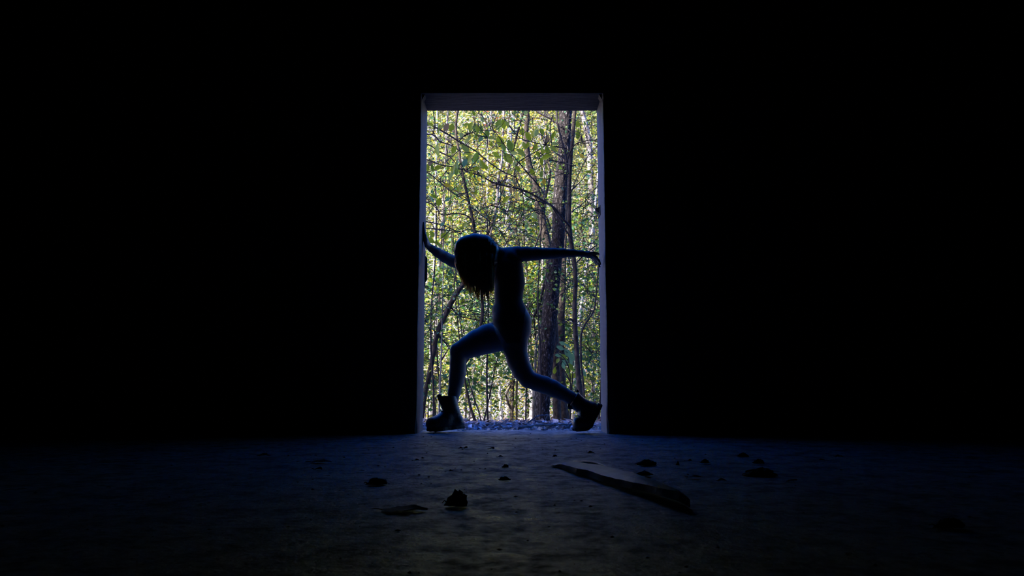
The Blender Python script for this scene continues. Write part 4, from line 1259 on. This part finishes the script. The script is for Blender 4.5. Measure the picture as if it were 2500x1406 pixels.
# ------------------------------------------------------------------ things lying on the floor
# old board: far end towards the doorway, near end broken off
f0, f1 = on_floor(1347, 1137), on_floor(1655, 1246)
ax = (f1 - f0); blen = np.linalg.norm(ax); ax /= blen
sd = np.cross(np.array([0, 0, 1.0]), ax)
BW, BT = 0.074, 0.020
n = 26
rs = np.random.default_rng(8)
bd = MB()
Vb, Qb = [], []
for k in range(n):
    t = k / (n - 1)
    c = f0 + ax * blen * t
    w = BW * (0.55 + 0.45 * min(1, t * 3)) * (1 - 0.45 * max(0, (t - 0.88) / 0.12))
    th = BT * (0.6 + 0.4 * min(1, t * 3))
    e = 0.003 * rs.standard_normal(4)
    warp = max(0.0, (t - 0.6) / 0.4)                        # the near end rises and rolls over towards the viewer
    zl = 0.001 + 0.012 * t + 0.014 * warp
    zr = 0.010 + 0.022 * t - 0.026 * warp
    for (u, z) in ((e[0], zl), (w + e[1], zr), (w * 0.98 + e[1], zr + th), (w * 0.5, (zl + zr) / 2 + th + 0.002), (0.004 + e[0], zl + th)):
        Vb.append(c + sd * u + np.array([0, 0, max(0.0, z if t > 0.05 else z * 0.5)]))
for k in range(n - 1):
    for j in range(5):
        a, c = k * 5 + j, k * 5 + (j + 1) % 5
        Qb.append((a, c, c + 5, a + 5))
Vb = np.array(Vb)
bd.add(Vb, Qb, [(0, 1, 2), (0, 2, 3), (0, 3, 4)] + [((n - 1) * 5, (n - 1) * 5 + 2, (n - 1) * 5 + 1), ((n - 1) * 5, (n - 1) * 5 + 3, (n - 1) * 5 + 2), ((n - 1) * 5, (n - 1) * 5 + 4, (n - 1) * 5 + 3)])
bo = bd.build('wooden_board', M_BOARD, smooth=False, loc=f0)
tag(bo, 'old splintered grey board lying askew on the dark floor', 'board')
# loose splinter along its far side
sp = MB()
q0, q1 = on_floor(1388, 1131), on_floor(1500, 1172)
sp.tube(resample([q0 + np.array([0.02, 0, 0.004]), (q0 + q1) / 2 + np.array([0.02, 0, 0.03]), q1 + np.array([0, 0, 0.03])], 8) - f0, np.linspace(0.008, 0.004, 8), 5)
sp.build('splinter', M_BOARD, bo)


def curled_leaf(name, px, py, w_px, h_px, label, seed, flat=False, mat=None):
    """a dry leaf rolled at the edges, lying on the concrete"""
    rs = np.random.default_rng(seed)
    c = on_floor(px, py)
    s = np.linalg.norm(c - CAM) / FPX
    L = w_px * s
    hz = max(0.006, h_px * s * 0.9)
    if h_px >= 9:                      # crumpled into a hollow lump
        n1, n2 = 16, 6
        V, Qd = [], []
        ph = rs.uniform(0, 6.28, 6)
        for j in range(n2):
            q = j / (n2 - 1)
            for i in range(n1):
                a = i / n1 * 2 * math.pi
                rr = 1 + 0.16 * math.sin(2 * a + ph[0]) + 0.12 * math.sin(3 * a + ph[1]) + 0.10 * math.sin(5 * a + ph[2] + 3 * q) + (0.10 * math.sin(8 * a + ph[3]) if j == 0 else 0)
                c1 = math.cos(q * 1.45)
                V.append((0.5 * L * rr * c1 * math.cos(a) + 0.06 * L * q, 0.30 * L * rr * c1 * math.sin(a), hz * (0.04 + 0.96 * math.sin(q * 1.5)) * (1 + 0.18 * math.sin(3 * a + ph[4]) * (1 - q)) + 0.001))
        for j in range(n2 - 1):
            for i in range(n1):
                k2 = (i + 1) % n1
                Qd.append((j * n1 + i, j * n1 + k2, (j + 1) * n1 + k2, (j + 1) * n1 + i))
        V = np.array(V)
        V[:, :2] *= 1 + rs.normal(0, 0.13, (len(V), 1))
        V[:, 2] = np.maximum(0.001, V[:, 2] * (0.85 + rs.normal(0, 0.11, len(V))))
        top = len(V)
        V = np.vstack([V, V[-n1:].mean(0)])
        mb = MB().add(V, Qd, [((n2 - 1) * n1 + i, (n2 - 1) * n1 + (i + 1) % n1, top) for i in range(n1)])
        e0 = np.array([-0.45 * L, 0, 0.15 * hz])
        mb.tube(resample([e0, e0 + np.array([-0.12 * L, 0.02 * L, 0.2 * hz]), e0 + np.array([-0.22 * L, 0.05 * L, 0.05 * hz])], 5), np.linspace(0.002, 0.001, 5), 4)
        o = mb.build(name, mat or M_DEADLEAF, smooth=False)
        o.location = Vector(c)
        return tag(o, label, 'dead leaf', 'dead leaves on the concrete floor')
    nu, nv = 9, 6
    ang = rs.uniform(-0.5, 0.5)
    V, Qd = [], []
    for i in range(nu):
        u = i / (nu - 1)
        w = (math.sin(math.pi * min(0.97, max(0.05, u)) ** 0.8)) * L * 0.36 * (1 + 0.3 * math.sin(u * 17 + seed))
        for j in range(nv):
            v = j / (nv - 1) * 2 - 1
            x = (u - 0.5) * L
            y = v * w
            z = 0.003 + hz * (abs(v) ** 1.6 * (0.5 + 0.5 * math.sin(u * 5 + seed)) * 0.8 + 0.5 * math.sin(math.pi * u) * (0.3 + 0.7 * (j % 2) * 0.4)) + rs.normal(0, hz * 0.08)
            V.append((x, y, max(0.001, z)))
    V = np.array(V)
    R = np.array([[math.cos(ang), -math.sin(ang), 0], [math.sin(ang), math.cos(ang), 0], [0, 0, 1]])
    V = V @ R.T
    for i in range(nu - 1):
        for j in range(nv - 1):
            a = i * nv + j
            Qd.append((a, a + 1, a + nv + 1, a + nv))
    mb = MB().add(V, Qd)
    # stalk
    e0 = V[(nv // 2)]
    mb.tube(resample([e0, e0 + R @ np.array([-0.12 * L, 0.02 * L, 0.2 * hz]), e0 + R @ np.array([-0.25 * L, 0.06 * L, 0.0])], 5), np.linspace(0.0016, 0.001, 5), 4)
    o = mb.build(name, mat or M_DEADLEAF)
    o.location = Vector(c)
    return tag(o, label, 'dead leaf', 'dead leaves on the concrete floor')


LEAFDEB = [(1132, 1096, 18, 7, 'small curled dead leaf left of centre close to the doorway'), (1200, 1097, 15, 5, 'tiny dead leaf on the floor straight in front of the doorway'),
           (1016, 1126, 14, 4, 'tiny flat dead leaf on the left, level with the far end of the board'), (1222, 1117, 14, 4, 'tiny flat dead leaf between doorway and board tip'),
           (1234, 1142, 13, 9, 'small upright dead leaf just left of the far tip of the board'), (1102, 1152, 8, 5, 'speck of dead leaf above the big dark curled leaf'),
           (920, 1183, 46, 17, 'ragged dead leaf far to the left of the board'), (1116, 1236, 52, 42, 'large dark curled leaf in the left foreground'),
           (988, 1248, 108, 8, 'wide flat dark leaf left of the large curled leaf'), (1232, 1173, 22, 10, 'dark dead leaf left of the middle of the board'),
           (1444, 1108, 16, 6, 'small dead leaf on the floor beyond the board'), (1358, 1117, 15, 6, 'small dead leaf close beyond the far tip of the board'),
           (1578, 1136, 40, 15, 'broad reddish dead leaf right of the board'), (1655, 1136, 7, 10, 'narrow upright bit of dead leaf right of the reddish leaf'),
           (1681, 1127, 14, 5, 'small flat dead leaf right of the upright bit'), (1721, 1131, 20, 11, 'curled dead leaf midway across the right floor'),
           (1572, 1161, 36, 12, 'dark flat leaf just below the reddish leaf'), (1522, 1160, 24, 6, 'thin flat leaf beside the middle of the board'),
           (1814, 1116, 21, 12, 'curled dead leaf far right nearest the wall'), (1854, 1132, 24, 11, 'curled dead leaf above the large flat one on the far right'),
           (1856, 1162, 60, 20, 'large crumpled dead leaf far right'), (1696, 1167, 30, 4, 'long flat shred of leaf right of the board'),
           (1764, 1176, 20, 6, 'small flat leaf left of the large crumpled one'), (2052, 1118, 20, 6, 'small dead leaf in the blue light near the right edge'),
           (2008, 1125, 12, 5, 'speck of leaf in the blue light left of another'), (2316, 1288, 58, 22, 'dim dead leaf in the bottom right corner'),
           (1936, 1176, 24, 4, 'thin flat shred right of the large crumpled leaf'), (776, 1148, 20, 7, 'small dead leaf on the far left floor'),
           (784, 1129, 50, 4, 'long flat shred of leaf on the far left floor'), (648, 1114, 26, 6, 'leftmost dead leaf close to the wall')]
for i, (px, py, w, h, lab) in enumerate(LEAFDEB):
    curled_leaf('dead_leaf', px, py, w, h, lab, 40 + i)

# crumbs of dirt too small and too many to count
cr = []
rs = np.random.default_rng(77)
NC = 700
yy = rs.uniform(0.9, WY + 0.2, NC)
xx = rs.normal(0, 1, NC) * (0.25 * yy + 0.3)
xx = np.where(yy > WY - 0.05, np.clip(xx, -0.5, 0.5), np.clip(xx, -3.8, 3.8))
sz = 0.002 + 0.006 * rs.uniform(0, 1, NC) ** 4
oct_v = np.array([(1, 0, 0), (0, 1, 0), (-1, 0, 0), (0, -1, 0), (0, 0, 0.5), (0, 0, -0.3)], float)
oct_t = np.array([(0, 1, 4), (1, 2, 4), (2, 3, 4), (3, 0, 4), (1, 0, 5), (2, 1, 5), (3, 2, 5), (0, 3, 5)])
Vc = (oct_v[None] * rs.uniform(0.6, 1.3, (NC, 6, 1)) * sz[:, None, None]) + np.stack([xx, yy, 0.3 * sz], 1)[:, None, :]
Tc = (oct_t[None] + (np.arange(NC) * 6)[:, None, None]).reshape(-1, 3)
o = link(bpy.data.objects.new('dirt_crumbs', mesh_np('dirt_crumbs', Vc.reshape(-1, 3), Tc, M_CLOD, False)))
tag(o, 'crumbs of dirt scattered over the concrete floor', 'dirt', kind='stuff')
